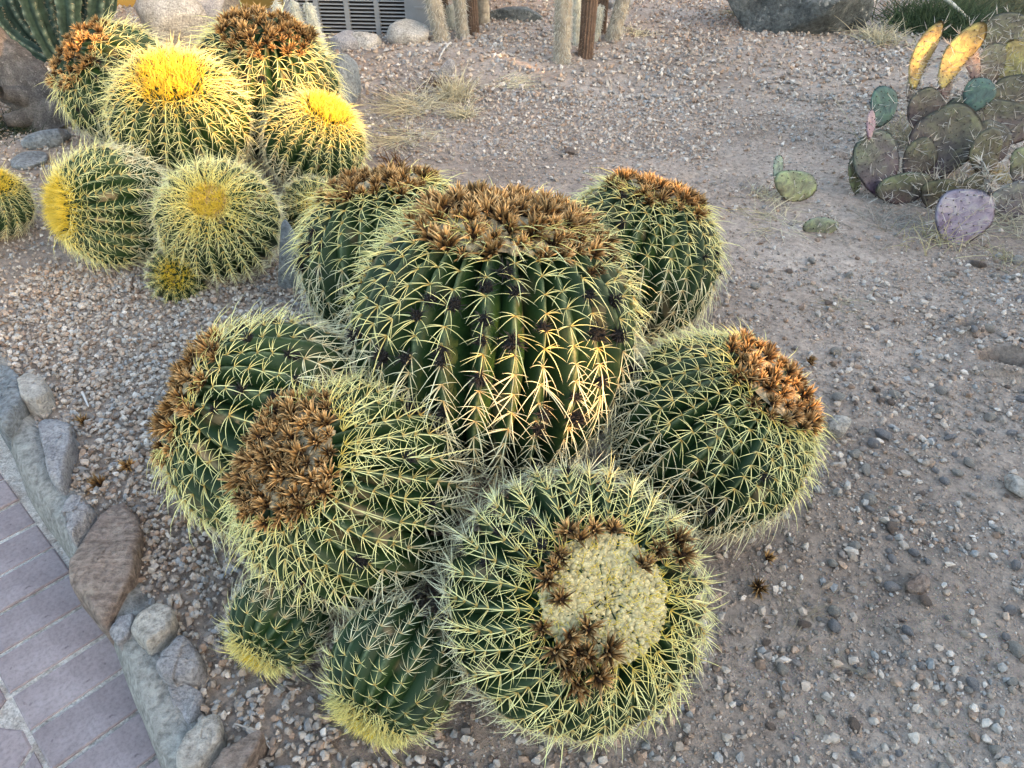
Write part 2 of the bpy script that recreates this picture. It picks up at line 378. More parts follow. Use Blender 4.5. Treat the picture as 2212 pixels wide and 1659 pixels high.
for i in range(-6, 7):
    for j in range(-10, 4):
        o0 = O + f1 * (i * 0.212 + (j % 2) * 0.106 - 0.08) + f2 * (j * 0.108 + 0.045)
        cs = [o0 + f1 * u + f2 * v for u, v in ((0, 0), (0.202, 0), (0.202, 0.1), (0, 0.1))]
        cs = clip_poly(cs, e1, float(O @ e1) - 0.006)
        if len(cs) >= 3:
            A = 0.5 * abs(sum(cs[q][0] * cs[(q + 1) % len(cs)][1] - cs[(q + 1) % len(cs)][0] * cs[q][1] for q in range(len(cs))))
            cc = np.mean(cs, 0)
            if A > 0.002 and 0.2 < cc[1] < 1.6 and cc[0] > -2.2: brick(cs)

# ------------------------------------------------------------------ stones
def outline_stone(name, px, ztop, mat, zpx=None, zbot=-0.14, seed=0, parent=None, rough=0.013, dome=0.25):
    """A stone whose seen outline is px at height zpx; a low dome with real thickness."""
    P = np.array([gnd(x, y, ztop * 0.5 if zpx is None else zpx)[:2] for x, y in px])
    c = P.mean(0); m_ = 40
    Q = np.vstack([P, P[:1]]); seg = np.linalg.norm(np.diff(Q, axis=0), axis=1); cu = np.concatenate([[0], np.cumsum(seg)])
    t = np.linspace(0, cu[-1], m_, endpoint=False)
    R_ = np.column_stack([np.interp(t, cu, Q[:, 0]), np.interp(t, cu, Q[:, 1])])
    R_ = (R_ + np.roll(R_, 1, 0) * 0.5 + np.roll(R_, -1, 0) * 0.5) / 2
    h = ztop; rows = []
    for s, z in ((0.97, zbot), (1.0, zbot * 0.4), (1.0, h * 0.35), (0.975, h * 0.7), (0.91, h * 0.92), (0.78, h * (1 - dome * .12)), (0.55, h), (0.3, h * 1.01), (0.12, h * 1.01)):
        rows.append(np.column_stack([c + (R_ - c) * s, np.full(m_, z)]))
    V = np.vstack(rows + [np.array([[c[0], c[1], h * 1.01]])]); nv = len(rows)
    nrm = noise3(V, 22, seed) * rough + noise3(V, 70, seed + 3) * rough * 0.45 + noise3(V, 7, seed + 5) * rough * 2.2
    V[:, 2] += nrm * (V[:, 2] > zbot * 0.5); V[:, :2] += noise3(V, 18, seed + 9)[:, None] * rough * 0.8 * np.sign(V[:, :2] - c)
    F = [grid_faces(m_, nv, True), np.array([((nv - 1) * m_ + i, (nv - 1) * m_ + (i + 1) % m_, nv * m_) for i in range(m_)])]
    V -= np.array([c[0], c[1], 0])
    o = mk(name, V, F, mat, smooth=True, parent=parent); o.location = (c[0], c[1], 0); return o
def rock_mesh(dims, mat, seed, facets=7, rough=0.06, lvl=None):
    r = np.random.default_rng(seed); V, F = lvl or ICO3; V = V.copy()
    for k in range(facets):
        n = unit(r.normal(size=3)); d = r.uniform(0.55, 0.85); q = V @ n; V -= np.outer(np.maximum(q - d, 0) * 0.9, n)
    V *= (1 + rough * noise3(V, 1.6, seed) * 1.6 + rough * 0.6 * noise3(V, 4.5, seed + 1) + rough * .25 * noise3(V, 11, seed + 2))[:, None]
    V *= np.array(dims)
    return mk_mesh('rock', V, F, mat, smooth=True)
def rock(name, label, cat, base_px, w, d, h, mat, seed, rz=0, sink=0.3, group=None, facets=7, tilt=(0, 0), Z=None, rough=0.06, lvl=None):
    """base_px: where its foot meets the ground; sizes in metres."""
    p = gnd(*base_px); z = float(hz(p[0], p[1])) if Z is None else Z; p = gnd(*base_px, z)
    o = link(name, rock_mesh((w / 2, d / 2, h / 2), mat, seed, facets, rough, lvl)); o.data.name = name
    o.location = (p[0], p[1] + d * 0.35, z + h * (0.5 - sink)); o.rotation_euler = (tilt[0], tilt[1], rz)
    return tag(o, label, cat, group)

kerb = empty('stone_kerb', (KP[4][0], KP[4][1], PATH_Z))
tag(kerb, 'low kerb of mortared field stones between brick path and gravel bed', 'kerb')
KINV = -np.array(kerb.location)
# mortar body
ks = np.concatenate([np.linspace(-3, 0.4, 12)[:-1], np.arange(0.4, 2.4, 0.03), np.linspace(2.4, 9, 30)])
sec = [(-0.004, -0.03), (0.006, 0.03), (0.016, 0.068), (0.03, 0.098), (0.085, 0.108), (0.13, 0.085), (0.17, 0.02), (0.18, -0.05)]
V = np.array([(kerb_x(t) + dx, t, PATH_Z + dz) for t in ks for dx, dz in sec])
V[:, 0] += 0.014 * fbm(V[:, 1] * 5, V[:, 2] * 6 + 3, 4) * 2 + 0.006 * fbm(V[:, 1] * 40, V[:, 2] * 40, 3)
V[:, 2] += (0.04 * fbm(V[:, 1] * 4 + 7, V[:, 0] * 4, 3) + 0.01 * fbm(V[:, 1] * 33, V[:, 0] * 33, 3)) * (V[:, 2] > PATH_Z + .02)
V += KINV
mk('mortar', V, grid_faces(len(sec), len(ks)), M['kerb'], smooth=True, parent=kerb)
c7 = lambda L: [(x / 2.689, 1042.4 + y / 2.689) for x, y in L]
c4 = lambda L: [(x / 1.571, 603.5 + y / 1.571) for x, y in L]
c6 = lambda L: [((800 + x / 1.843) / 1.8227, (2200 + y / 1.843) / 1.8227) for x, y in L]
KSTONES = [
    (c7([(365, 190), (380, 130), (440, 95), (500, 100), (545, 170), (520, 240), (470, 300), (445, 365), (405, 320)]), 0.045, 'stone_granite'),
    (c7([(400, 480), (460, 360), (560, 230), (640, 150), (710, 100), (780, 170), (835, 300), (815, 430), (790, 560), (700, 740), (610, 860), (500, 700), (420, 590)]), 0.030, 'stone_brown'),
    (c7([(650, 870), (700, 800), (790, 785), (800, 850), (760, 930), (690, 960)]), 0.016, 'stone_granite'),
    (c7([(755, 890), (800, 820), (910, 735), (1000, 745), (1030, 790), (1000, 880), (960, 940), (880, 1010), (790, 950)]), 0.042, 'stone_pale'),
    (c7([(895, 1090), (960, 1000), (1060, 905), (1130, 930), (1180, 1010), (1190, 1100), (1130, 1160), (1000, 1195), (930, 1160)]), 0.048, 'stone_granite'),
    (c7([(980, 1200), (1100, 1180), (1180, 1230), (1150, 1320), (1080, 1400), (1020, 1330)]), 0.012, 'stone_granite'),
    (c7([(1030, 1590), (1080, 1450), (1150, 1380), (1260, 1345), (1300, 1400), (1290, 1500), (1200, 1600), (1120, 1690), (1050, 1680)]), 0.046, 'stone_pale'),
    (c6([(80, 1500), (150, 1430), (300, 1330), (420, 1285), (440, 1320), (400, 1400), (330, 1500), (250, 1600), (120, 1600)]), 0.040, 'stone_brown'),
    (c4([(70, 370), (110, 345), (165, 350), (175, 400), (140, 440), (90, 430)]), 0.050, 'stone_pale'),
    (c4([(125, 480), (180, 465), (240, 490), (262, 540), (235, 640), (225, 740), (180, 700), (150, 590)]), 0.034, 'stone_granite'),
    (c4([(-30, 330), (0, 305), (50, 315), (85, 350), (90, 420), (60, 470), (20, 510), (-30, 480)]), 0.060, 'stone_blue'),
    (c4([(-110, 300), (-60, 240), (-20, 270), (-25, 340), (-70, 390), (-110, 360)]), 0.055, 'stone_granite'),
    (c6([(430, 1560), (520, 1500), (640, 1510), (660, 1580), (560, 1650), (460, 1640)]), 0.03, 'stone_granite'),
]
for k, (px, zt, mt) in enumerate(KSTONES):
    o = outline_stone('stone', px, zt, M[mt], seed=k * 3 + 1, parent=kerb); o.location = Vector(o.location) + Vector(KINV)

# ------------------------------------------------------------------ background: wall, cooling unit, boulders
def box(x0, x1, y0, y1, z0, z1):
    V = np.array([(x, y, z) for z in (z0, z1) for y in (y0, y1) for x in (x0, x1)], float)
    F = np.array([(0, 2, 3, 1), (4, 5, 7, 6), (0, 1, 5, 4), (2, 6, 7, 3), (0, 4, 6, 2), (1, 3, 7, 5)]); return V, F
V, F = box(-9, -0.75, 6.75, 10.5, -0.2, 3.0)
wl = mk('building_wall', V, F, M['stucco']); tag(wl, 'ochre stucco building wall behind the boulders and cooling unit', 'wall')

ACY = 5.75
acr = at_y(930, 45, ACY)[0]; acl = at_y(622, 15, ACY)[0]; ACW = acr - acl; ACH = 0.85
ac = empty('air_conditioner', ((acl + acr) / 2, ACY, -0.06)); ac.rotation_euler = (0, 0, radians(-4))
tag(ac, 'grey louvred air conditioner unit standing against the ochre wall', 'air conditioner')
hw = ACW / 2; dpt = 0.75
V, F = box(-hw + .03, hw - .03, 0.035, dpt, 0.02, ACH - .02); mk('coil', V, F, M['ac_dark'], parent=ac)
V, F = box(-hw, hw, -0.005, dpt + .02, -0.03, 0.05); mk('base_pan', V, F, M['ac_grey'], parent=ac)
V, F = box(-hw, hw, -0.005, dpt + .02, ACH, ACH + 0.05); mk('top_cover', V, F, M['ac_grey'], parent=ac)
posts_px = [625, 688, 753, 818, 884]
px2l = lambda x, y=60: at_y(x, y, ACY)[0] - (acl + acr) / 2
pxs = [px2l(q) for q in posts_px]
for k, q in enumerate(pxs):
    w_ = 0.024 if k else 0.03
    V, F = box(q - w_ / 1.4, q + w_ / 1.4, -0.004, 0.03, 0.05, ACH); mk('post', V, F, M['ac_grey'], parent=ac)
V, F = box(pxs[-1] + 0.018, hw, -0.008, 0.34, 0.05, ACH)
pan = mk('corner_panel', V, F, M['ac_grey'], parent=ac)
for zc in (0.24, 0.30):
    V, F = box(pxs[-1] + 0.05, hw - 0.03, -0.014, 0.01, zc, zc + 0.012); mk('panel_rib', V, F, M['ac_grey'], parent=pan)
sx0, sz0 = px2l(893, 8), 0.44
stk = mk('sticker', *box(sx0, sx0 + 0.125, -0.0095, 0.0, sz0, sz0 + 0.11), M['sticker'], parent=pan)
for q in range(2):
    mk('print', *box(sx0 + 0.035 + q * 0.035, sx0 + 0.062 + q * 0.035, -0.0105, -0.005, sz0 + 0.018, sz0 + 0.05), M['ink'], parent=stk)
for k in range(4):
    xa, xb = pxs[k] + 0.012, pxs[k + 1] - 0.012
    Wd = xb - xa
    prof = [(-0.002, 0.0), (0.000, 0.0060), (0.013, 0.0085), (0.013, 0.0065), (0.002, 0.0)]
    V = np.array([(x, y, z) for x in (-Wd / 2, Wd / 2) for y, z in prof]); F = [np.array([(i, (i + 1) % 5, 5 + (i + 1) % 5, 5 + i) for i in range(5)]), np.array([[4, 3, 2, 1, 0], [5, 6, 7, 8, 9]])]
    sm = mk_mesh('slat', V, F, M['ac_grey'])
    for j in range(32):
        link('slat', sm, ac, Matrix.Translation(((xa + xb) / 2, 0, 0.06 + j * 0.0245)))

rock('boulder', 'large pale grey boulder with a flat rounded top before the ochre wall', 'boulder', (430, 75), 0.6, 0.5, 0.60, M['stone_granite'], 11, 0.2, 0.2, lvl=ICO4, Z=0)
rock('boulder', 'smaller pink-grey boulder leaning against the pale flat-topped boulder', 'boulder', (375, 110), 0.55, 0.4, 0.46, M['stone_pale'], 12, -0.3, 0.2, tilt=(0, .25), Z=0)
rock('boulder', 'whitish rounded rock at the foot of the cooling unit', 'boulder', (885, 98), 0.33, 0.26, 0.2, M['stone_pale'], 14, 0.1, 0.25)
rock('boulder', 'small pale rock half buried before the cooling unit louvres', 'boulder', (785, 108), 0.27, 0.22, 0.15, M['stone_pale'], 15, 0.4, 0.3)
rock('boulder', 'small mauve rock beside the spiny barrel before the louvres', 'boulder', (740, 112), 0.24, 0.25, 0.17, M['stone_granite'], 16, 0.4, 0.3)
rock('rock_slab', 'long dark slate slab lying on gravel between the two columnar cacti', 'rock', (1120, 48), 0.52, 0.17, 0.14, M['stone_dark'], 17, -0.02, 0.3, facets=14)
rock('boulder', 'big dark grey boulder with white lichen flecks at the back of the bed', 'boulder', (1740, 78), 1.35, 0.8, 0.75, M['stone_dark'], 29, -0.1, 0.22, facets=12, lvl=ICO4, rough=.13, tilt=(.1, -.12))
rock('rock', 'rounded tan rock ball resting against the dark lichen boulder', 'rock', (1653, 66), 0.155, 0.15, 0.15, M['stone_brown'], 21, 0.3, 0.12, facets=3)
rock('boulder', 'white-streaked rock behind the thick tan columnar cactus', 'boulder', (1335, 20), 0.28, 0.2, 0.22, M['stone_granite'], 22, 0.3, 0.2)
rock('rock_slab', 'upright blue-grey slab wedged between the two barrel clumps', 'rock', (635, 632), 0.115, 0.10, 0.30, M['stone_blue'], 31, 0.15, 0.12, facets=12, tilt=(-.12, .1))
rock('rock', 'flat blue-grey stone beside the small yellow barrel by the trunk', 'rock', (52, 365), 0.16, 0.18, 0.07, M['stone_blue'], 24, 0.3, 0.3)
rock('rock_slab', 'grey slab edging the gravel under the leaning trunk', 'rock', (100, 318), 0.24, 0.12, 0.10, M['stone_blue'], 25, 0.65, 0.3)
rock('rock_slab', 'blue-green slab standing behind the rear barrel clump', 'rock', (752, 240), 0.14, 0.3, 0.36, M['stone_blue'], 26, -0.2, 0.2, facets=10)
rock('rock', 'white-crusted grey rock on soil beside the brown-crowned leaning barrel', 'rock', (1812, 948), 0.078, 0.06, 0.062, M['stone_pale'], 41, 0.2, 0.1, facets=5)
rock('rock', 'tan angular stone at the soil near the wispy dry grass', 'rock', (1985, 1280), 0.062, 0.045, 0.04, M['stone_brown'], 42, 0.6, 0.25)
rock('rock', 'cream and rust stone on open soil downhill of the burrow holes', 'rock', (2200, 1075), 0.05, 0.07, 0.05, M['stone_pale'], 43, 0.2, 0.25)
rock('rock', 'sharp upright pale shard beside the brown pit with dry grass', 'rock', (965, 170), 0.10, 0.05, 0.14, M['stone_granite'], 45, 0.3, 0.15, facets=14, tilt=(0, .5))

# loose stones: pale, brown, blue-grey
ST = {'pale': ('stone_pale', 'small whitish pebble lying loose on the bare brown soil', 'loose whitish pebbles'),
      'brown': ('stone_brown', 'small tan-brown pebble lying loose on the bare brown soil', 'loose tan-brown pebbles'),
      'blue': ('stone_granite', 'small speckled grey pebble lying loose on the bare brown soil', 'loose grey pebbles')}
smesh = {k: [rock_mesh((.5, .5, .5), M[v[0]], 100 + 7 * i + len(k), 7, 0.07, ICO2) for i in range(6)] for k, v in ST.items()}
named = [(1835, 590, 'pale', 22), (2060, 590, 'brown', 20), (2150, 595, 'pale', 20), (2072, 1015, 'pale', 26), (2165, 1140, 'pale', 24), (2140, 900, 'pale', 30), (2015, 945, 'blue', 20), (1600, 1505, 'blue', 20), (1510, 1460, 'pale', 30), (1840, 1440, 'brown', 18), (1975, 795, 'pale', 16), (1880, 1090, 'blue', 22), (2000, 1085, 'pale', 16), (2100, 1480, 'pale', 18), (1930, 1130, 'brown', 30), (2045, 1030, 'blue', 22), (1905, 860, 'brown', 18), (2120, 930, 'blue', 20), (1660, 1375, 'brown', 20), (1790, 650, 'brown', 18), (1215, 340, 'pale', 12), (1230, 335, 'brown', 26), (345, 860, 'pale', 26)]
r9 = np.random.default_rng(99)
while len(named) < 135:
    x, y = r9.uniform(1480, 2205), r9.uniform(560, 1650)
    if x < 1800 - max(0, y - 1180) * 0.55 and y > 640: continue
    named.append((x, y, r9.choice(['pale', 'pale', 'pale', 'blue', 'blue', 'brown']), 11 + 24 * r9.random() ** 2))
for x, y, kd, spx in named:
    p = gnd(x, y); z = float(hz(p[0], p[1])); s = spx * depth(p) / F_PX
    o = link('pebble', smesh[kd][r9.integers(6)]); o.location = (p[0], p[1], z + s * 0.22)
    o.scale = (s * r9.uniform(.85, 1.25), s * r9.uniform(.7, 1), s * r9.uniform(.55, .8)); o.rotation_euler = (r9.uniform(-.3, .3), r9.uniform(-.3, .3), r9.uniform(0, 6.3))
    tag(o, ST[kd][1], 'pebble', ST[kd][2])

# ------------------------------------------------------------------ gravel (nobody could count it)
PAL = np.array([.98, .94, .91]) * np.array([(0.42, 0.38, 0.34), (0.33, 0.295, 0.26), (0.25, 0.235, 0.225), (0.50, 0.475, 0.44), (0.29, 0.31, 0.325), (0.36, 0.28, 0.225), (0.24, 0.185, 0.15), (0.58, 0.56, 0.53), (0.36, 0.36, 0.35), (0.42, 0.345, 0.285)])
PW = np.array([.17, .16, .13, .11, .09, .1, .07, .05, .07, .05])
OCT_V = np.array([(1, 0, 0), (-1, 0, 0), (0, 1, 0), (0, -1, 0), (0, 0, 1), (0, 0, -1)], float); OCT_F = np.array([(0, 2, 4), (2, 1, 4), (1, 3, 4), (3, 0, 4), (2, 0, 5), (1, 2, 5), (3, 1, 5), (0, 3, 5)])
def pebbles(pos, size, r, lo=False):
    BV, BF = (OCT_V, OCT_F) if lo else (ICO_V, ICO_F); n = len(pos)
    V = BV[None] * (r.uniform(0.72, 1.2, (n, len(BV), 1)))
    V = V + r.normal(0, 0.10, V.shape)
    V = V * (size[:, None, None] * 0.5 * np.stack([r.uniform(.85, 1.35, n), r.uniform(.75, 1.1, n), r.uniform(.55, .9, n)], -1)[:, None])
    q = r.normal(size=(n, 4)); q[:, 1:3] *= 0.45; q /= np.linalg.norm(q, axis=1, keepdims=True); w, x, y, z = q.T
    Rm = np.stack([np.stack([1 - 2 * (y * y + z * z), 2 * (x * y - z * w), 2 * (x * z + y * w)], -1), np.stack([2 * (x * y + z * w), 1 - 2 * (x * x + z * z), 2 * (y * z - x * w)], -1), np.stack([2 * (x * z - y * w), 2 * (y * z + x * w), 1 - 2 * (x * x + y * y)], -1)], 1)
    V = np.einsum('nij,nvj->nvi', Rm, V) + pos[:, None]
    F = (BF[None] + (np.arange(n) * len(BV))[:, None, None]).reshape(-1, 3)
    c = PAL[r.choice(len(PAL), n, p=PW / PW.sum())] * r.uniform(.8, 1.15, (n, 1))
    return V.reshape(-1, 3), F, np.repeat(c, len(BV), 0)
def gravel_density(x, y):
    px, py, dz = to_px(np.stack([x, y, np.zeros_like(x)], -1))
    nse = vnoise(x * 2.3 + 9, y * 2.3) * 0.6 + vnoise(x * 7, y * 7 + 3) * 0.4
    left = px < np.where(py > 700, 640 + (py - 700) * 0.36, 770 - (700 - py) * .05)
    d = np.where(left, 0.95, 0.10 + 0.42 * np.clip((nse - 0.32) * 2.4, 0, 1))
    d = np.where((py < 345) & (px > 690) & (px < 1560), 0.35 + 0.6 * np.clip(nse * 1.3, 0, 1), d)
    d = np.where((py < 310) & (px >= 1560) & (px < 1960), 0.25 + 0.7 * np.clip((nse - .3) * 2, 0, 1), d)
    d = np.where((py > 1380) & (px > 700), np.maximum(d, 0.30 + 0.55 * nse), d)
    d = np.where((py > 330) & (py < 560) & ~left, d * 0.6, d)
    for p_, r_, _ in HOLES: d = np.where((x - p_[0]) ** 2 + (y - p_[1]) ** 2 < (r_ * 1.3) ** 2, 0, d)
    return d, left
parts_near, parts_far = [], []
r5 = np.random.default_rng(5)
def scatter(n, x0, x1, y0, y1, smin, smax, store, lo, dmul=1.0, pile=0.0, only=None, power=2.0):
    x = r5.uniform(x0, x1, n); y = r5.uniform(y0, y1, n)
    d, left = gravel_density(x, y); k = (r5.random(n) < d * dmul) & (x > kerb_x(y) + 0.10 + 0.03 * vnoise(y * 9, x))
    if only == 'left': k &= left
    if only == 'right': k &= ~left
    x, y = x[k], y[k]
    if not len(x): return
    s = smin + (smax - smin) * r5.random(len(x)) ** power
    z = hz(x, y) + s * 0.16 + r5.random(len(x)) * pile
    store.append(pebbles(np.stack([x, y, z], -1), s, r5, lo))
scatter(34000, -1.75, 0.1, 0.45, 2.4, 0.007, 0.021, parts_near, False, 1.0, 0.010, 'left', 1.6)
scatter(12000, -3.2, -0.3, 2.2, 4.2, 0.009, 0.022, parts_near, True, 1.0, 0.010, 'left', 1.6)
scatter(30000, -0.5, 1.9, 0.45, 2.6, 0.005, 0.024, parts_near, False, 1.0, 0.002, 'right', 2.8)
scatter(34000, -0.6, 1.9, 0.45, 2.6, 0.003, 0.008, parts_near, True, 1.6, 0.001, 'right', 1.5)
scatter(30000, -0.8, 3.6, 2.6, 4.4, 0.008, 0.030, parts_far, True, 1.0, 0.003, 'right', 2.2)
scatter(56000, -5, 6, 4.2, 8.2, 0.013, 0.042, parts_far, True, 1.0, 0.008, None, 2.0)
scatter(48000, -0.6, 2.9, 0.45, 4.2, 0.005, 0.014, parts_near, True, 5, -.001, 'right', 2.0)
Vv, Ff, Cc = parts_near[-1]; parts_near[-1] = (Vv, Ff, np.repeat(np.array([.32, .265, .225]) * r5.uniform(.7, 1.25, (len(Vv) // 6, 1)), 6, 0))
for nm, pp in (('gravel', parts_near), ('gravel', parts_far)):
    V, F, C = join(pp); o = mk(nm, V, F, M['gravel'], C)
    tag(o, 'loose angular grey and tan gravel strewn over the bed' if pp is parts_near else 'coarser pale gravel strewn over the rear of the bed', kind='stuff')

# ------------------------------------------------------------------ barrel cacti
YEL, STRAW, PALE, ORNG = np.array([0.86, 0.66, 0.08]), np.array([0.84, 0.83, 0.40]), np.array([0.85, 0.83, 0.57]), np.array([0.50, 0.30, 0.06])
OLD = np.array([0.56, 0.48, 0.32])
def cluster(kind, r, lo=False):
    """Spines of one areole: z outwards, y towards the apex. Unit: a lateral spine is about 0.033 long."""
    D, Bd, L, R = [], [], [], []
    def add(az, el, l, bend, rad=0.0011):
        a, e = radians(az + r.normal(0, 11)), radians(el + r.normal(0, 9))
        D.append((cos(a) * cos(e), sin(a) * cos(e), sin(e))); Bd.append((0, -bend * r.uniform(.6, 1.3), -bend * 0.45)); L.append(l * r.uniform(.72, 1.25)); R.append(rad)
    if kind == 'crown':
        for k in range(9): add(360 * k / 9 + r.uniform(0, 30), r.uniform(48, 82), 0.042, 0.10, 0.0010)
    else:
        el = {'young': 44, 'mid': 33, 'old': 27}[kind]; ll = {'young': 0.044, 'mid': 0.040, 'old': 0.042}[kind]; bd = {'young': 0.36, 'mid': 0.28, 'old': 0.34}[kind]
        for s in (0, 180):
            sg = 1 if s == 0 else -1
            for a in (20, -13, -46): add(s + sg * a, el, ll * (0.85 if a == 20 else 1.2), bd, .00086)
        if r.random() < 0.35: add(90 + r.uniform(-30, 30), el + 18, ll * 0.6, 0.1, 0.0008)
        add(-90 + r.uniform(-28, 28), el + 24, ll * r.uniform(1.5, 1.95), 0.50, 0.00125)
        if r.random() < 0.2: add(-90 + r.uniform(-50, 50), el + 5, ll * r.uniform(.9, 1.3), 0.3, 0.001)
    c = {'crown': YEL, 'young': YEL * .35 + STRAW * .65, 'mid': STRAW, 'old': PALE}[kind]
    c0 = {'crown': YEL * 0.85, 'young': ORNG * .6 + YEL * .4, 'mid': ORNG, 'old': ORNG * 0.7 + OLD * .3}[kind]
    ct = {'crown': YEL * .6 + STRAW * .4, 'young': STRAW, 'mid': PALE, 'old': PALE}[kind]
    c = c * r.uniform(.9, 1.08)
    return spines(np.zeros((len(D), 3)), np.array(D), np.array(Bd), np.array(L), np.array(R), c0, c, ct, lo or 4)
rc = np.random.default_rng(21)
CL = {k: [cluster(k, rc) for _ in range(6)] for k in ('crown', 'young', 'mid', 'old')}
CLLO = {k: [cluster(k, rc, 2 if k == 'crown' else 3) for _ in range(6)] for k in ('crown', 'young', 'mid', 'old')}
CLM = {k: [mk_mesh('spine_cluster', *v[:2], M['spine'], v[2]) for v in vs] for k, vs in CL.items()}

def flower(r, dark=0.0, n=40):
    """A dried flower: a tuft of narrow pointed scales, tips pale."""
    az = r.uniform(0, 2 * pi, n); h = r.random(n); el = np.radians(15 + 65 * h + r.normal(0, 9, n)); D = np.stack([np.cos(az) * np.cos(el), np.sin(az) * np.cos(el), np.sin(el)], -1)
    B = np.stack([np.cos(az), np.sin(az), np.zeros(n)], -1) * (0.0065 * (1 - h * .6))[:, None]; B[:, 2] = h * .011; L = r.uniform(.011, .021, n)
    bend = np.stack([np.cos(az), np.sin(az), np.zeros(n)], -1) * r.uniform(-.25, .45, (n, 1))
    c0 = np.array([0.018, 0.009, 0.005]); c1 = np.array([0.33, 0.18, 0.065]) * r.uniform(.7, 1.3); ct = np.array([0.72, 0.52, 0.27]) * r.uniform(.75, 1.2)
    f = 1 - 0.8 * dark
    V, F, C = spines(B, D, bend, L, np.full(n, 0.0025), c0 * f, c1 * f, ct * f, 2)
    C = C * np.repeat(np.where(r.random(n) < .25, r.uniform(.25, .5, n), r.uniform(.7, 1.5, n)), 7)[:, None]
    cv = ICO_V * np.array([.006, .006, .009]) + np.array([0, 0, .005])
    return join([(V, F, C), (cv, ICO_F, np.tile(c0 * 1.4, (12, 1)))])
def remnant(r, n=54):
    az = r.uniform(0, 2 * pi, n); el = np.radians(r.uniform(0, 85, n)); D = np.stack([np.cos(az) * np.cos(el), np.sin(az) * np.cos(el), np.sin(el)], -1)
    B = D * 0.006; bend = r.normal(0, .45, (n, 3)); L = r.uniform(.007, .013, n)
    c = np.array([0.016, 0.0155, 0.0165]); V, F, C = spines(B, D, bend, L, np.full(n, 0.0011), c * .8, c * 1.6, c * 5, 2)
    BV, BF = ICO_V * 0.0095 * r.uniform(.7, 1.2, (12, 1)), ICO_F
    return join([(V, F, C), (BV, BF, np.tile(c * .8, (12, 1)))])
FLM = [mk_mesh('dried_flower', *(lambda t: (t[0], t[1], M['flower'], t[2]))(flower(rc, dk))) for dk in (0, 0, 0.1, 0.3, 0.0, 0.55, 0.85)]
RMM = [mk_mesh('dried_fruit', *(lambda t: (t[0], t[1], M['flower'], t[2]))(remnant(rc))) for _ in range(4)]

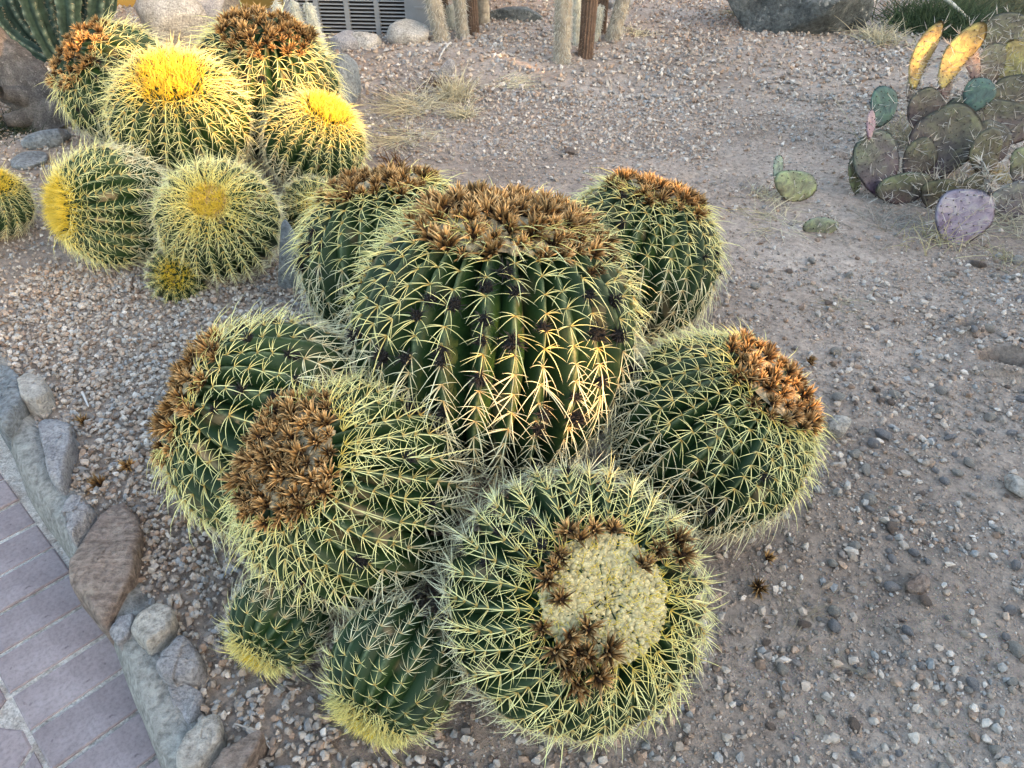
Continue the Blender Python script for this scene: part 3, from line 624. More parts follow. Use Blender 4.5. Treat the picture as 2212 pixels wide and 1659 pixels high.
BARRELS = []
FG, RG = 'barrel cacti of the front clump', 'barrel cacti of the rear clump'
class Barrel:
    def __init__(s, key, label, cx, cy, rpx, k, apex, n, side=1, flat=0.94, twist=0.0, group='front', fine=False, dep=0.135, bare=0.0, scale=1.0, spk=None):
        d = ray(cx, cy); t = CAM_H / (k * rpx / F_PX - d[2]); s.P = CP + d * t; s.R = rpx / F_PX * t
        w = unit(CP - s.P); u = unit(np.cross(np.array([0, 0, 1.0]), w)); v = np.cross(w, u)
        # apex given as an image point: express the axis in view coordinates round the barrel
        ax, ay = (apex[0] - cx) / rpx, -(apex[1] - cy) / rpx; l = hypot(ax, ay)
        if l > 0.985: ax, ay = ax / l * 0.985, ay / l * 0.985
        s.axis = unit(u * ax + v * ay + w * side * sqrt(max(0, 1 - ax * ax - ay * ay)))
        zx = s.axis; ref = np.array([0.13, 0.2, 1.0]) if abs(zx[2]) < 0.9 else np.array([0.0, -1.0, 0.1])
        xx = unit(np.cross(ref, zx)); yy = np.cross(zx, xx)
        s.rot = np.stack([xx, yy, zx], 1); s.n = n; s.H = s.R * flat; s.tw = twist; s.dep = dep; s.key = key; s.fine = fine
        s.r = np.random.default_rng(abs(hash(key)) % 1 + sum(map(ord, key)) * 31); s.ph = s.r.uniform(0, 6.3, 3); s.spk = spk or (1.3 if group == FG else 1.4); s.bare = bare; s.sc = s.R / 0.32 * scale; s.label = label; s.group = group
        BARRELS.append(s)
    def prof(s, f):
        f = np.asarray(f, float)
        rho = s.R * np.sin(np.minimum(f, pi)) ** 0.92; z = s.H * np.cos(f) - 0.07 * s.R * np.exp(-(f / 0.2) ** 2)
        return rho, z
    def surf(s, c, f, u):
        """c: rib coordinate (float), f: polar angle from the apex, u: -1..1 across the rib."""
        rho, z = s.prof(f); r2, z2 = s.prof(f + 0.01); dr, dz = r2 - rho, z2 - z; l = np.sqrt(dr * dr + dz * dz) + 1e-9
        nr, nz = -dz / l, dr / l
        th = 2 * pi * c / s.n + s.tw * (f - 0.8) + (0.022 * np.sin(2.3 * f + c * 1.3 + s.ph[0]) + 0.012 * np.sin(5.1 * f + c * 3.7 + s.ph[1])) * np.clip(f * 1.5, 0, 1)
        au = np.abs(u); gprof = (np.sqrt(au * au + 0.018) - 0.134) / 0.875
        gprof = 0.55 * gprof + 0.45 * au ** 2.1
        dp = s.dep * s.R * np.clip((f - 0.05) / 0.5, 0.1, 1) * (1 + 0.2 * np.sin(c * 2.2 + s.ph[2]))
        und = 0.006 * s.R * np.sin(f * s.R / (0.036 * s.sc) * 6.28) * (1 - au) + 0.012 * s.R * np.sin(c * 4.1 + f * 3)
        off = und - dp * gprof
        rr = rho + nr * off; zz = z + nz * off
        return np.stack([rr * np.cos(th), rr * np.sin(th), zz], -1)
    def frames(s, c, f):
        p = s.surf(c, f, np.zeros_like(f)); q = s.surf(c, f + 0.02, np.zeros_like(f)); t = p - q; t /= np.linalg.norm(t, axis=1, keepdims=True)
        a = s.surf(c + 0.15, f, np.zeros_like(f) ) - p; b_ = np.cross(a, t); b_ /= np.linalg.norm(b_, axis=1, keepdims=True)
        x = np.cross(t, b_); return np.stack([x, t, b_, p], -1)
    def local_of_px(s, x, y):
        d = unit(ray(x, y)); oc = CP - s.P; bq = oc @ d; disc = bq * bq - (oc @ oc - s.R ** 2)
        t = -bq - sqrt(max(disc, 0)); h = CP + d * t; l = s.rot.T @ (h - s.P); return unit(l)
    def frame_dir(s, l, lift=0.0):
        f = math.acos(np.clip(l[2], -1, 1)); th = atan2(l[1], l[0]); rho, z = s.prof(f)
        p = np.array([rho * cos(th), rho * sin(th), z]); n_ = unit(np.array([l[0], l[1], l[2] * 1.0 + 0.25])); x = unit(np.cross(np.array([0.3, .2, 1]), n_)); y = np.cross(n_, x)
        return np.stack([x, y, n_, p + n_ * lift], -1)
    def build(s):
        root = empty('barrel_cactus', tuple(s.P)); root.rotation_mode = 'QUATERNION'
        root.rotation_quaternion = Matrix(s.rot.tolist()).to_quaternion()
        tag(root, s.label, 'cactus', s.group)
        s.root = root; r = s.r
        nu, nv = (11, 52) if s.fine else (9, 30)
        fmax = 2.62; fs = np.linspace(0.02, 1, nv) ** 1.15 * fmax; us = np.linspace(-1, 1, nu)
        V, F = ICO3; core = V * np.array([s.R * .80, s.R * .80, s.H * .80]); mk('core', core, F, M['skin'], np.zeros(3), True, root)
        sp = (0.037 if s.key == 'F1' else 0.043) * s.sc
        ribs = []; indiv = []; tot = 0
        ground = lambda W: W[..., 2] - hz(W[..., 0], W[..., 1])
        for i in range(s.n):
            f2, u2 = np.meshgrid(fs, us, indexing='ij'); P = s.surf(i + u2 / 2, f2, u2).reshape(-1, 3)
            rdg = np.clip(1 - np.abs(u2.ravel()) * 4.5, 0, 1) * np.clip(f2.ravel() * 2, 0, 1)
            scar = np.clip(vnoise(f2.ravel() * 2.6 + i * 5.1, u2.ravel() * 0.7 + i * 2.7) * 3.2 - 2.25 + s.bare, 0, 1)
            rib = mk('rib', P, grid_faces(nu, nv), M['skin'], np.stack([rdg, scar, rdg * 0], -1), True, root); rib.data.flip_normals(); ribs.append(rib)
            f = 0.07; fl = []
            while f < 2.45:
                fl.append(f); f += sp / s.R * (0.42 + 0.58 * min(1, max(0, (f - 0.15) / 0.55))) * r.uniform(.9, 1.1)
            fl = np.array(fl[(i % 2):] if len(fl) else fl); fl = fl[np.where(fl < 0.2, r.random(len(fl)) < 0.75, True)]
            Fr = s.frames(np.full(len(fl), float(i)), fl)
            W = Fr[:, :, 3] @ s.rot.T + s.P; Nw = Fr[:, :, 2] @ s.rot.T
            vis = np.einsum('ij,ij->i', Nw, CP - W) / np.linalg.norm(CP - W, axis=1)
            ok = ground(W) > -0.005
            for o_ in BARRELS:                                     # skip areoles pressed inside a neighbour
                if o_ is not s:
                    l = (W - o_.P) @ o_.rot; ok &= np.sqrt((l[:, 0] / o_.R) ** 2 + (l[:, 1] / o_.R) ** 2 + (l[:, 2] / o_.H) ** 2) > 0.93
            yl = s.yellow
            lim = ((0.22, 0.5, 1.3) if s.key in ('B6', 'B7', 'F8', 'F9') else (0.38, 0.62, 1.4)) if yl else (0.16, 0.50, 1.3)
            kinds = np.where(fl < lim[0], 'crown', np.where(fl < lim[1], 'young', np.where(fl < lim[2], 'mid', 'old')))
            rest = []
            for j in range(len(fl)):
                if not ok[j]: continue
                if s.hide and fl[j] < s.hide: continue
                if s.fine and vis[j] > -0.05: indiv.append((vis[j], rib, Fr[j], kinds[j]))
                else: rest.append((rib, Fr[j], kinds[j]))
            s._rest(rib, rest)
        if indiv:
            indiv.sort(key=lambda q: -q[0]); extra = {}
            for q, (v_, rib, fr, kd) in enumerate(indiv):
                if q < 290:
                    m4 = np.eye(4); jz = r.normal(0, .22); k_ = s.sc * s.spk * r.uniform(.8, 1.2)
                    Rz = np.array([[cos(jz), -sin(jz), 0], [sin(jz), cos(jz), 0], [0, 0, 1]])
                    m4[:3, :3] = fr[:, :3] @ Rz * k_; m4[:3, 3] = fr[:, 3]
                    link('spine_cluster', CLM[kd][r.integers(6)], rib, Matrix(m4.tolist()))
                else: extra.setdefault(rib.name, []).append((rib, fr, kd))
            for v_ in extra.values(): s._rest(v_[0][0], v_)
        return root
    def _rest(s, rib, rest):
        if not rest: return
        lib = CLLO; parts = []
        for kd in ('crown', 'young', 'mid', 'old'):
            sel = [q[1] for q in rest if q[2] == kd]
            for v_ in range(6):
                fr = np.array(sel[v_::6])
                if len(fr): parts.append(xform(lib[kd][v_], fr, s.sc * s.spk * s.r.uniform(.9, 1.12)))
        V, F, C = join(parts); tag(mk('spines', V, F, M['spine'], C, parent=rib), kind='stuff')
    yellow = False; hide = 0
    def put(s, mesh, fr, sc, name):
        m4 = np.eye(4); jz = s.r.uniform(0, 6.3); Rz = np.array([[cos(jz), -sin(jz), 0], [sin(jz), cos(jz), 0], [0, 0, 1]])
        m4[:3, :3] = fr[:, :3] @ Rz * sc; m4[:3, 3] = fr[:, 3]; link(name, mesh, s.root, Matrix(m4.tolist()))
    def flowers(s, n, f0, f1, keep=None, tone=(0, 1, 2, 3, 4, 4, 0, 5), sc=1.0, mind=0.024):
        """Ring of dried flowers between two polar angles; keep(x, y) tests the image position."""
        pts = []; tries = 0
        while len(pts) < n and tries < 6000:
            tries += 1
            f = math.acos(s.r.uniform(cos(f1), cos(f0))); th = s.r.uniform(0, 2 * pi); l = np.array([sin(f) * cos(th), sin(f) * sin(th), cos(f)])
            fr = s.frame_dir(l, 0.004); W = s.rot @ fr[:, 3] + s.P
            if any(np.linalg.norm(fr[:, 3] - q) < mind * s.sc for q in pts): continue
            x, y, _ = to_px(W)
            if keep and not keep(float(x), float(y)): continue
            pts.append(fr[:, 3]); t = tone[s.r.integers(len(tone))]
            s.put(FLM[t], fr, s.sc * sc * s.r.uniform(.6, 1.25), 'dried_flower')
    def flowers_px(s, L, tone=(0, 1, 2, 4, 3, 5), sc=1.0):
        for x, y in L: s.put(FLM[tone[s.r.integers(len(tone))]], s.frame_dir(s.local_of_px(x, y), 0.010), s.sc * sc * s.r.uniform(.9, 1.2), 'dried_flower')
    def remnants(s, n, f0=0.7, f1=1.7, px=None, sc=1.3):
        if px:
            for x, y in px: s.put(RMM[s.r.integers(4)], s.frame_dir(s.local_of_px(x, y), 0.004), s.sc * sc * s.r.uniform(.8, 1.3), 'dried_fruit')
        k = 0
        while k < n:
            i = s.r.integers(s.n); f = s.r.uniform(f0, f1); fr = s.frames(np.array([float(i)]), np.array([f]))[0]; W = s.rot @ fr[:, 3] + s.P
            if (s.rot @ fr[:, 2]) @ unit(CP - W) < 0 and s.r.random() < .7: continue
            s.put(RMM[s.r.integers(4)], fr, s.sc * sc * s.r.uniform(.75, 1.25), 'dried_fruit'); k += 1
    def wool(s, f1, n, size=0.010, col=(0.46, 0.38, 0.25), fibres=0, f0=0.0):
        r = s.r; parts = []
        for q in range(n):
            f = math.acos(r.uniform(cos(f1), cos(f0))); th = r.uniform(0, 6.3); fr = s.frame_dir(np.array([sin(f) * cos(th), sin(f) * sin(th), cos(f)]))
            V = ICO_V * (size * s.sc * r.uniform(.6, 1.35)) * r.uniform(.8, 1.2, (12, 1)); parts.append((V + fr[:, 3], ICO_F, np.tile(np.array(col) * r.uniform(.75, 1.15), (12, 1))))
        gf, gt = np.meshgrid(np.linspace(.01, f1 * .98, 12), np.linspace(0, 2 * pi, 31)[:-1], indexing='ij'); rho, zc = s.prof(gf)
        cap = np.stack([rho * np.cos(gt), rho * np.sin(gt), zc], -1).reshape(-1, 3); cap += (noise3(cap, 60, 3) * .006)[:, None] * np.array([0, 0, 1])
        q4 = grid_faces(30, 12, True); parts.append((cap, np.concatenate([q4[:, :3], q4[:, [0, 2, 3]]]), np.tile(np.array(col) * .7, (len(cap), 1))))
        V, F, C = join(parts); tag(mk('wool', V, F, M['wool'], C, True, s.root), kind='stuff')
        if fibres:
            f = np.arccos(r.uniform(cos(f1 * 1.05), 1, fibres)); th = r.uniform(0, 6.3, fibres)
            B = np.array([s.frame_dir(np.array([sin(a_) * cos(t_), sin(a_) * sin(t_), cos(a_)]))[:, 3] for a_, t_ in zip(f, th)])
            D = np.stack([np.sin(f) * np.cos(th), np.sin(f) * np.sin(th), np.cos(f)], -1) + r.normal(0, .45, (fibres, 3)); D[:, 2] = np.abs(D[:, 2]); D /= np.linalg.norm(D, axis=1, keepdims=True)
            V, F, C = spines(B, D, r.normal(0, .08, (fibres, 3)), r.uniform(.018, .036, fibres) * s.sc, np.full(fibres, .0009), YEL * .8, YEL * .7 + STRAW * .3, STRAW, 2)
            tag(mk('crown_spines', V, F, M['spine'], C, parent=s.root), kind='stuff')
    def crown_fuzz(s, n, f1, col=YEL, ln=0.036, lean=0.35):
        r = s.r; f = np.arccos(r.uniform(cos(f1), 1, n)); th = r.uniform(0, 6.3, n)
        B = np.array([s.frame_dir(np.array([sin(a_) * cos(t_), sin(a_) * sin(t_), cos(a_)]))[:, 3] for a_, t_ in zip(f, th)])
        D = np.stack([np.sin(f) * np.cos(th) * .8, np.sin(f) * np.sin(th) * .8, np.cos(f) + .15], -1) + r.normal(0, lean, (n, 3)); D[:, 2] = np.abs(D[:, 2]) + .2; D /= np.linalg.norm(D, axis=1, keepdims=True)
        V, F, C = spines(B, D, r.normal(0, .12, (n, 3)), r.uniform(.6, 1.2, n) * ln * s.sc * (1.5 if s.spk > 1.3 else 1), np.full(n, .0012), col * .8, col, col * .6 + STRAW * .4, 2)
        C *= np.repeat(r.uniform(.4, 1.15, n), 7)[:, None]
        tag(mk('crown_spines', V, F, M['spine'], C, parent=s.root), kind='stuff')

FG, RG = 'barrel cacti of the front clump', 'barrel cacti of the rear clump'
F1 = Barrel('F1', 'largest barrel cactus, upright in the middle of the brown-crowned clump, dotted with black dried fruits', 1068, 735, 302, 1.05, (1092, 455), 30, group=FG, fine=True, dep=0.16, flat=.98, bare=.05, spk=1.05)
F2 = Barrel('F2', 'barrel cactus leaning at the path with a thick round brown flower cap facing the kerb', 762, 1062, 243, .85, (640, 955), 30, group=FG, fine=True, twist=.25, dep=.13)
F3 = Barrel('F3', 'barrel cactus facing up with a cream woolly crown half ringed by brown flowers', 1240, 1292, 275, .75, (1305, 1285), 31, group=FG, fine=True, spk=1.12, twist=-.2, dep=.13)
F4 = Barrel('F4', 'barrel cactus leaning over open soil, brown flower crown beside the white-crusted rock', 1530, 937, 214, .85, (1648, 792), 30, group=FG, fine=True, twist=.1)
F5 = Barrel('F5', 'scarred barrel cactus overhanging the gravel, its brown crown turned from the path brick', 604, 930, 238, .8, (412, 792), 26, group=FG, fine=True, side=1, bare=.25)
F6 = Barrel('F6', 'barrel cactus behind the largest one, next to the upright blue-grey slab', 850, 565, 195, .95, (836, 376), 26, group=FG, fine=True)
F7 = Barrel('F7', 'barrel cactus behind the largest one, brown crown against the bare soil slope', 1370, 565, 178, .95, (1412, 396), 26, group=FG, fine=True)
F8 = Barrel('F8', 'small offset ball with pale yellow crown bent to the gravel below the scarred barrel', 606, 1335, 106, .8, (522, 1396), 18, side=1, group=FG, scale=1.9, spk=.9)
F9 = Barrel('F9', 'low offset barrel with a fuzzy yellow crown pressed towards gravel under the woolly one', 856, 1440, 144, .7, (764, 1547), 18, side=1, group=FG, scale=1.5, spk=1.)
B1 = Barrel('B1', 'barrel cactus with dull brown crown beside the dark green branching cactus', 264, 188, 125, .95, (190, 95), 23, group=RG)
B2 = Barrel('B2', 'tall barrel cactus crowned with brown flowers before the cooling unit louvres', 576, 196, 152, .95, (602, 66), 24, group=RG)
B3 = Barrel('B3', 'topmost golden-crowned barrel in the middle of the rear clump', 392, 262, 141, 1.2, (394, 168), 23, group=RG)
B4 = Barrel('B4', 'golden-crowned barrel tilting to the dry grass side of the rear clump', 680, 314, 106, .95, (724, 238), 23, group=RG)
B5 = Barrel('B5', 'barrel with a bright yellow crown turned sideways toward the small lone barrel', 248, 448, 123, .9, (138, 425), 24, group=RG)
B6 = Barrel('B6', 'barrel facing forward, round tan-yellow crown centred among radiating ribs', 475, 480, 126, .9, (461, 432), 25, group=RG)
B7 = Barrel('B7', 'small pup barrel tucked low between the rear and front clumps', 672, 452, 66, .6, (682, 446), 18, group=RG, scale=1.7, spk=.95)
B8 = Barrel('B8', 'small yellow pup squeezed under the rear clump on the gravel', 385, 596, 62, .5, (378, 592), 16, group=RG, scale=1.7, spk=.95)
L1 = Barrel('L1', 'small lone yellow-topped barrel on the gravel by the leaning trunk', -14, 440, 74, .8, (6, 392), 20, scale=1.1)
for q in (B3, B4, B5, B6, B7, B8, L1, F8, F9): q.yellow = True
F3.hide = 0.40; F2.hide = .44; F1.hide = .40; F4.hide = .42; F5.hide = F6.hide = F7.hide = .45; B1.hide = B2.hide = .5
for q in BARRELS: q.build()
# crowns
F1.wool(.62, 170, .010, f0=.3); F1.flowers(105, .0, .72, lambda x, y: y < 560 + max(0, x - 1130) * .42 - max(0, 1000 - x) * .6, sc=1.45, mind=.030)
F1.flowers(12, .6, .85, lambda x, y: x > 1170 and y < 650, tone=(5, 6, 6), sc=1.0)
F1.remnants(22, .75, 1.7, px=[(935, 645), (985, 655), (905, 680), (880, 775), (1040, 735), (1105, 740), (1170, 705), (1285, 720), (1330, 725), (1170, 893), (1240, 900), (1160, 925), (900, 890), (830, 770), (1090, 585)], sc=1.45)
F2.wool(.40, 120, .009, f0=.1); F2.flowers(70, .0, .54, lambda x, y: x < 712, sc=1.5, mind=.031); F2.remnants(8, .9, 1.6)
F3.wool(.42, 1300, .0062, col=(0.56, 0.50, 0.29), fibres=700)
F3.flowers_px([((1600 + X / 1.356) / 1.8227, (1800 + Y / 1.356) / 1.8227) for X, Y in [(890, 440), (1010, 430), (1100, 430), (850, 560), (790, 670), (860, 760), (900, 930), (760, 900), (990, 890), (980, 1020), (1080, 1000), (880, 1080), (1030, 1130), (920, 1180), (1320, 520), (1410, 470), (1245, 600), (1430, 545), (820, 610), (940, 470), (930, 1010), (830, 1000)]], sc=1.55)
F3.remnants(3, .9, 1.5, px=[((1600 + X / 1.356) / 1.8227, (1800 + Y / 1.356) / 1.8227) for X, Y in [(690, 375), (440, 570), (750, 500), (510, 410), (80, 1060)]])
F4.wool(.4, 60, .008, f0=.1); F4.flowers(48, .0, .56, lambda x, y: x > 1535 and y > 690, sc=1.5, mind=.031); F4.remnants(3)
F5.wool(.4, 50, .008, f0=.1); F5.flowers(55, .0, .62, sc=1.5, mind=.031); F5.remnants(16, .7, 1.6)
F6.wool(.4, 50, .008, f0=.1); F6.flowers(55, .0, .62, sc=1.5, mind=.031); F6.remnants(16, .7, 1.5)
F7.wool(.4, 50, .008, f0=.1); F7.flowers(48, .0, .62, tone=(1, 3, 5, 2, 4), sc=1.5, mind=.031); F7.remnants(16, .6, 1.5)
B1.flowers(55, .0, .7, lambda x, y: x < 330, tone=(1, 3, 5, 2), sc=1.5); B1.remnants(14, .7, 1.4)
B2.flowers(60, .0, .62, sc=1.6, mind=.031); B2.remnants(6, .6, 1.2)
B3.crown_fuzz(620, .50); B3.flowers_px([(305, 160), (318, 172), (375, 118), (415, 128), (430, 142)], tone=(0, 4), sc=.7)
B4.crown_fuzz(480, .52); B5.crown_fuzz(520, .52); B6.wool(.27, 60, .008, col=(.55, .40, .17)); B7.wool(.3, 20, .006, col=(.55, .42, .17)); B6.crown_fuzz(420, .30, YEL * .6 + np.array([.45, .3, .12]) * .4, .024); B7.crown_fuzz(160, .4, STRAW * .6 + YEL * .4); B8.crown_fuzz(200, .6); L1.crown_fuzz(220, .6)
F8.crown_fuzz(300, .62, STRAW * .8 + YEL * .2, .036); F9.crown_fuzz(460, .62, STRAW * .8 + YEL * .2, .040)

# ------------------------------------------------------------------ tubes: columnar cacti, trunk
def tube(path_pts, radii, ribs=0, amp=0.0, nu=28, wav=0, seed=0):
    P = np.array(path_pts, float); n = len(P); T = np.gradient(P, axis=0); T /= np.linalg.norm(T, axis=1, keepdims=True)
    u = unit(np.cross(T[0], [0.2, 1, 0.1])); U = []
    for t in T: u = unit(u - t * (u @ t)); U.append(u)
    U = np.array(U); W = np.cross(T, U); a = np.linspace(0, 2 * pi, nu, endpoint=False)
    R = np.asarray(radii)[:, None] * np.ones((1, nu))
    if ribs: R = R * (1 + amp * (np.abs(np.cos(a * ribs / 2)) - .5)[None] * 2 + (wav * np.sin(np.arange(n) * 1.1 + seed)[:, None] * np.abs(np.cos(a * ribs / 2))[None] ** 3 if wav else 0))
    V = P[:, None] + R[..., None] * (np.cos(a)[None, :, None] * U[:, None] + np.sin(a)[None, :, None] * W[:, None])
    Nn = (np.cos(a)[None, :, None] * U[:, None] + np.sin(a)[None, :, None] * W[:, None])
    return V, Nn, T
def smooth_path(pts, n):
    pts = np.array(pts, float); t = np.linspace(0, 1, len(pts)); tt = np.linspace(0, 1, n)
    if len(pts) == 2: return np.stack([np.interp(tt, t, pts[:, k]) for k in range(3)], -1)
    c = [np.polyfit(t, pts[:, k], min(len(pts) - 1, 3)) for k in range(3)]; return np.stack([np.polyval(q, tt) for q in c], -1)
def hairy_stem(root, pts, r0, col, hcol, nh, seed, taper=True, ribs=22, hl=0.02):
    rr = np.random.default_rng(seed); n = 34; P = smooth_path(pts, n) - np.array(root.location)
    rad = np.full(n, r0) * (0.82 + .18 * np.clip(np.linspace(0, 1, n) * 5, 0, 1)) * (1 + .05 * np.sin(np.linspace(0, 9, n) + seed))
    if taper: t = np.linspace(0, 1, n); rad = rad * np.sqrt(np.clip(1 - np.clip((t - .93) / .07, 0, .995) ** 2, 0, 1))
    V, Nn, T = tube(P, rad, 14 if tuple(col) == BRN else ribs, 0.13 if tuple(col) == BRN else 0.05, 66 if ribs else 30)
    nu = V.shape[1]; C = np.tile(np.array(col), (n * nu, 1)) * (1 + .3 * noise3(V.reshape(-1, 3), 20, seed))[:, None]
    st = mk('stem', V.reshape(-1, 3), grid_faces(nu, n, True), M['stem'], C, True, root)
    i = rr.integers(0, n, nh); j = rr.integers(0, nu, nh); B = V[i, j] * 1.0 + T[i] * rr.uniform(-.02, .02, (nh, 1)); D = Nn[i, j] * .55 + rr.normal(0, .35, (nh, 3)) - np.array([0, 0, .75]); D /= np.linalg.norm(D, axis=1, keepdims=True)
    V2, F2, C2 = spines(B, D, rr.normal(0, .15, (nh, 3)), rr.uniform(.6, 1.4, nh) * hl * 1.3, np.full(nh, .0019), np.array(hcol) * .8, np.array(hcol), np.array(hcol) * 1.1, 1)
    C2 *= np.repeat(rr.uniform(.7, 1.15, nh), 4)[:, None]
    tag(mk('hairs', V2, F2, M['hair'], C2, parent=st), kind='stuff'); return st
def stem_px(base, top_px, h, r_px, lean_y=0.0):
    p = gnd(*base); z = float(hz(p[0], p[1])); p = gnd(*base, z); d = depth(p); sc = d / F_PX
    dx = (top_px[0] - base[0]) * sc; dzp = max(20, base[1] - top_px[1]) * sc / cos(PITCH * .35)
    top = p + np.array([dx * h / dzp * .8, lean_y, h]); mid = p + np.array([dx * .55, lean_y * .3, dzp * .55]); return [p - np.array([0, 0, .05]), mid, top], r_px * sc
TAN, BRN, WHT = (0.30, 0.27, 0.22), (0.13, 0.088, 0.066), (0.45, 0.45, 0.38)
HT, HB, HW = (0.66, 0.64, 0.57), (0.34, 0.27, 0.21), (0.72, 0.74, 0.68)
cA = empty('columnar_cactus', tuple(gnd(1000, 85))); tag(cA, 'clump of shaggy grey-white columnar cactus stems before the cooling unit corner', 'cactus', 'shaggy columnar cacti')
for b_, t_, h, r_, c_, hc, nh, hl in [((958, 92), (938, 0), 1.0, 15, TAN, HT, 1800, .026), ((1000, 84), (995, 0), 1.1, 12, TAN, HT, 1500, .024), ((1025, 74), (1020, 0), 1.0, 11, BRN, HB, 500, .014), ((1046, 52), (1044, 0), 1.2, 12, TAN, HB, 700, .016), ((975, 60), (955, 0), 1.0, 9, BRN, HB, 700, .018)]:
    pts, rad = stem_px(b_, t_, h, r_); hairy_stem(cA, pts, rad, c_, hc, nh, b_[0], hl=hl)
pts, rad = stem_px((977, 62), (974, 30), .16, 8); hairy_stem(cA, pts, rad, WHT, HW, 500, 5, hl=.02)
cB = empty('columnar_cactus', tuple(gnd(1262, 125))); tag(cB, 'clump of thick tan columnar cactus stems, one bare brown, on open gravel', 'cactus', 'shaggy columnar cacti')
for b_, t_, h, r_, c_, hc, nh, hl in [((1214, 132), (1212, 0), 1.15, 17, TAN, HT, 2200, .018), ((1264, 122), (1268, 0), 1.1, 15, BRN, HB, 700, .010), ((1320, 84), (1343, 0), 1.2, 15, TAN, HT, 1800, .022), ((1292, 70), (1294, 0), 1.2, 14, BRN, HB, 600, .014)]:
    pts, rad = stem_px(b_, t_, h, r_); hairy_stem(cB, pts, rad, c_, hc, nh, b_[0], hl=hl)
pts, rad = stem_px((1246, 98), (1240, 0), .7, 8); hairy_stem(cB, pts, rad, WHT, HW, 1300, 7, hl=.016)
pts, rad = stem_px((1284, 88), (1292, 24), .22, 8); hairy_stem(cB, pts, rad, WHT, HW, 700, 8, hl=.016)
cC = empty('columnar_cactus', tuple(at_y(650, 70, 4.75))); cC.location.z = 0
tag(cC, 'three slim white woolly columns rising behind the brown-crowned rear barrel', 'cactus')
for k, (b_, t_) in enumerate([((606, 75), (597, 6)), ((648, 75), (632, 2)), ((684, 75), (664, 8))]):
    hi = at_y(*t_, 4.75); lo = at_y(*b_, 4.72); lo = np.array([lo[0] + .02, lo[1], 0.0]); hairy_stem(cC, [lo, (lo + hi) / 2 + np.array([.01, 0, 0]), hi], .024, WHT, HW, 1500, 40 + k, hl=.02)

# dark green branching cactus and grey leaning trunk
gB = empty('branching_cactus', tuple(gnd(150, 130))); tag(gB, 'dark green branching ribbed cactus with pale edges behind the rear barrels', 'cactus')
GR = np.array([0.03, 0.058, 0.048]); by = gnd(150, 130)[1]
for k, (bx, tx, ty, rp, dy) in enumerate([(118, -25, 10, 18, 0), (126, 12, -30, 19, .1), (132, 55, -60, 20, -.1), (140, 95, -60, 21, .12), (148, 140, -60, 21, -.12), (160, 185, -60, 20, .1), (168, 212, -60, 19, -.05), (176, 238, -60, 15, .08), (110, 30, 40, 16, .2), (150, 165, -60, 20, .3)]):
    b0 = at_y(bx, 128, by + dy); b0[2] = -.02; t0 = at_y(tx, ty, by + dy * 1.6 - .05); P = smooth_path([b0, b0 * .45 + t0 * .55 + np.array([(tx - bx) * .0006, 0, -.02]), t0], 30)
    rad = np.full(30, rp * depth(b0) / F_PX * .95) * np.linspace(.75, 1.05, 30)
    V, Nn, T = tube(P - np.array(gB.location), rad, 5, 0.30, 40, .10, k); cc = np.tile(GR, (V.shape[0] * 40, 1)); rd = np.abs(np.cos(np.linspace(0, 2 * pi, 40, endpoint=False) * 2.5)) ** 12
    cc = cc * (1 + .35 * noise3(V.reshape(-1, 3), 15, k))[:, None] + (np.tile(rd, 30) * (np.repeat(np.arange(30) % 3 == 0, 40) * .8 + .25))[:, None] * np.array([.16, .19, .15])
    st = mk('stem', V.reshape(-1, 3), grid_faces(40, 30, True), M['stem'], cc, True, gB)
    ri = np.where(rd > .85)[0]; B = V[::2][:, ri].reshape(-1, 3); Dn = Nn[::2][:, ri].reshape(-1, 3); B = np.repeat(B, 4, 0); Dn = np.repeat(Dn, 4, 0) + rng.normal(0, .5, (len(B), 3)); Dn /= np.linalg.norm(Dn, axis=1, keepdims=True)
    V2, F2, C2 = spines(B, Dn, Dn * 0, rng.uniform(.008, .018, len(B)), np.full(len(B), .0012), OLD * .6, OLD * .8, OLD, 1); tag(mk('spines', V2, F2, M['spine'], C2, parent=st), kind='stuff')
trk = empty('leaning_trunk', tuple(gnd(100, 262))); tag(trk, 'grey scaly trunk leaning away beside the rear barrels', 'trunk')
tb = gnd(108, 262); tt = at_y(-30, 105, tb[1] + .15)
P = smooth_path([tb - np.array([-.03, 0, .06]), (tb + tt) / 2 + np.array([0.02, 0, .015]), tt, tt + (tt - tb) * 1.0], 60); V, Nn, T = tube(P - np.array(trk.location), np.full(60, .135) * np.linspace(1.05, .9, 60), 0, 0, 48)
Q = V.reshape(-1, 3); Q = Q + Nn.reshape(-1, 3) * (.020 * noise3(Q, 26, 2) + .022 * noise3(Q, 9, 4) + .010 * noise3(Q, 60, 5))[:, None]
mk('bark', Q, grid_faces(48, 60, True), M['bark'], None, True, trk)
for k, (bx, by_, tx, ty) in enumerate([(95, 250, 10, 262), (60, 210, 0, 200)]):
    a_ = at_y(bx, by_, tb[1] - .03); b2 = at_y(tx, ty, tb[1] - .15); b2[2] = max(b2[2], -.02); P = smooth_path([a_, b2], 16); V, Nn, T = tube(P - np.array(trk.location), np.linspace(.06, .03, 16), 0, 0, 20); Q = V.reshape(-1, 3); Q = Q + Nn.reshape(-1, 3) * (.01 * noise3(Q, 22, 7))[:, None]
    mk('root', Q, grid_faces(20, 16, True), M['bark'], None, True, trk)
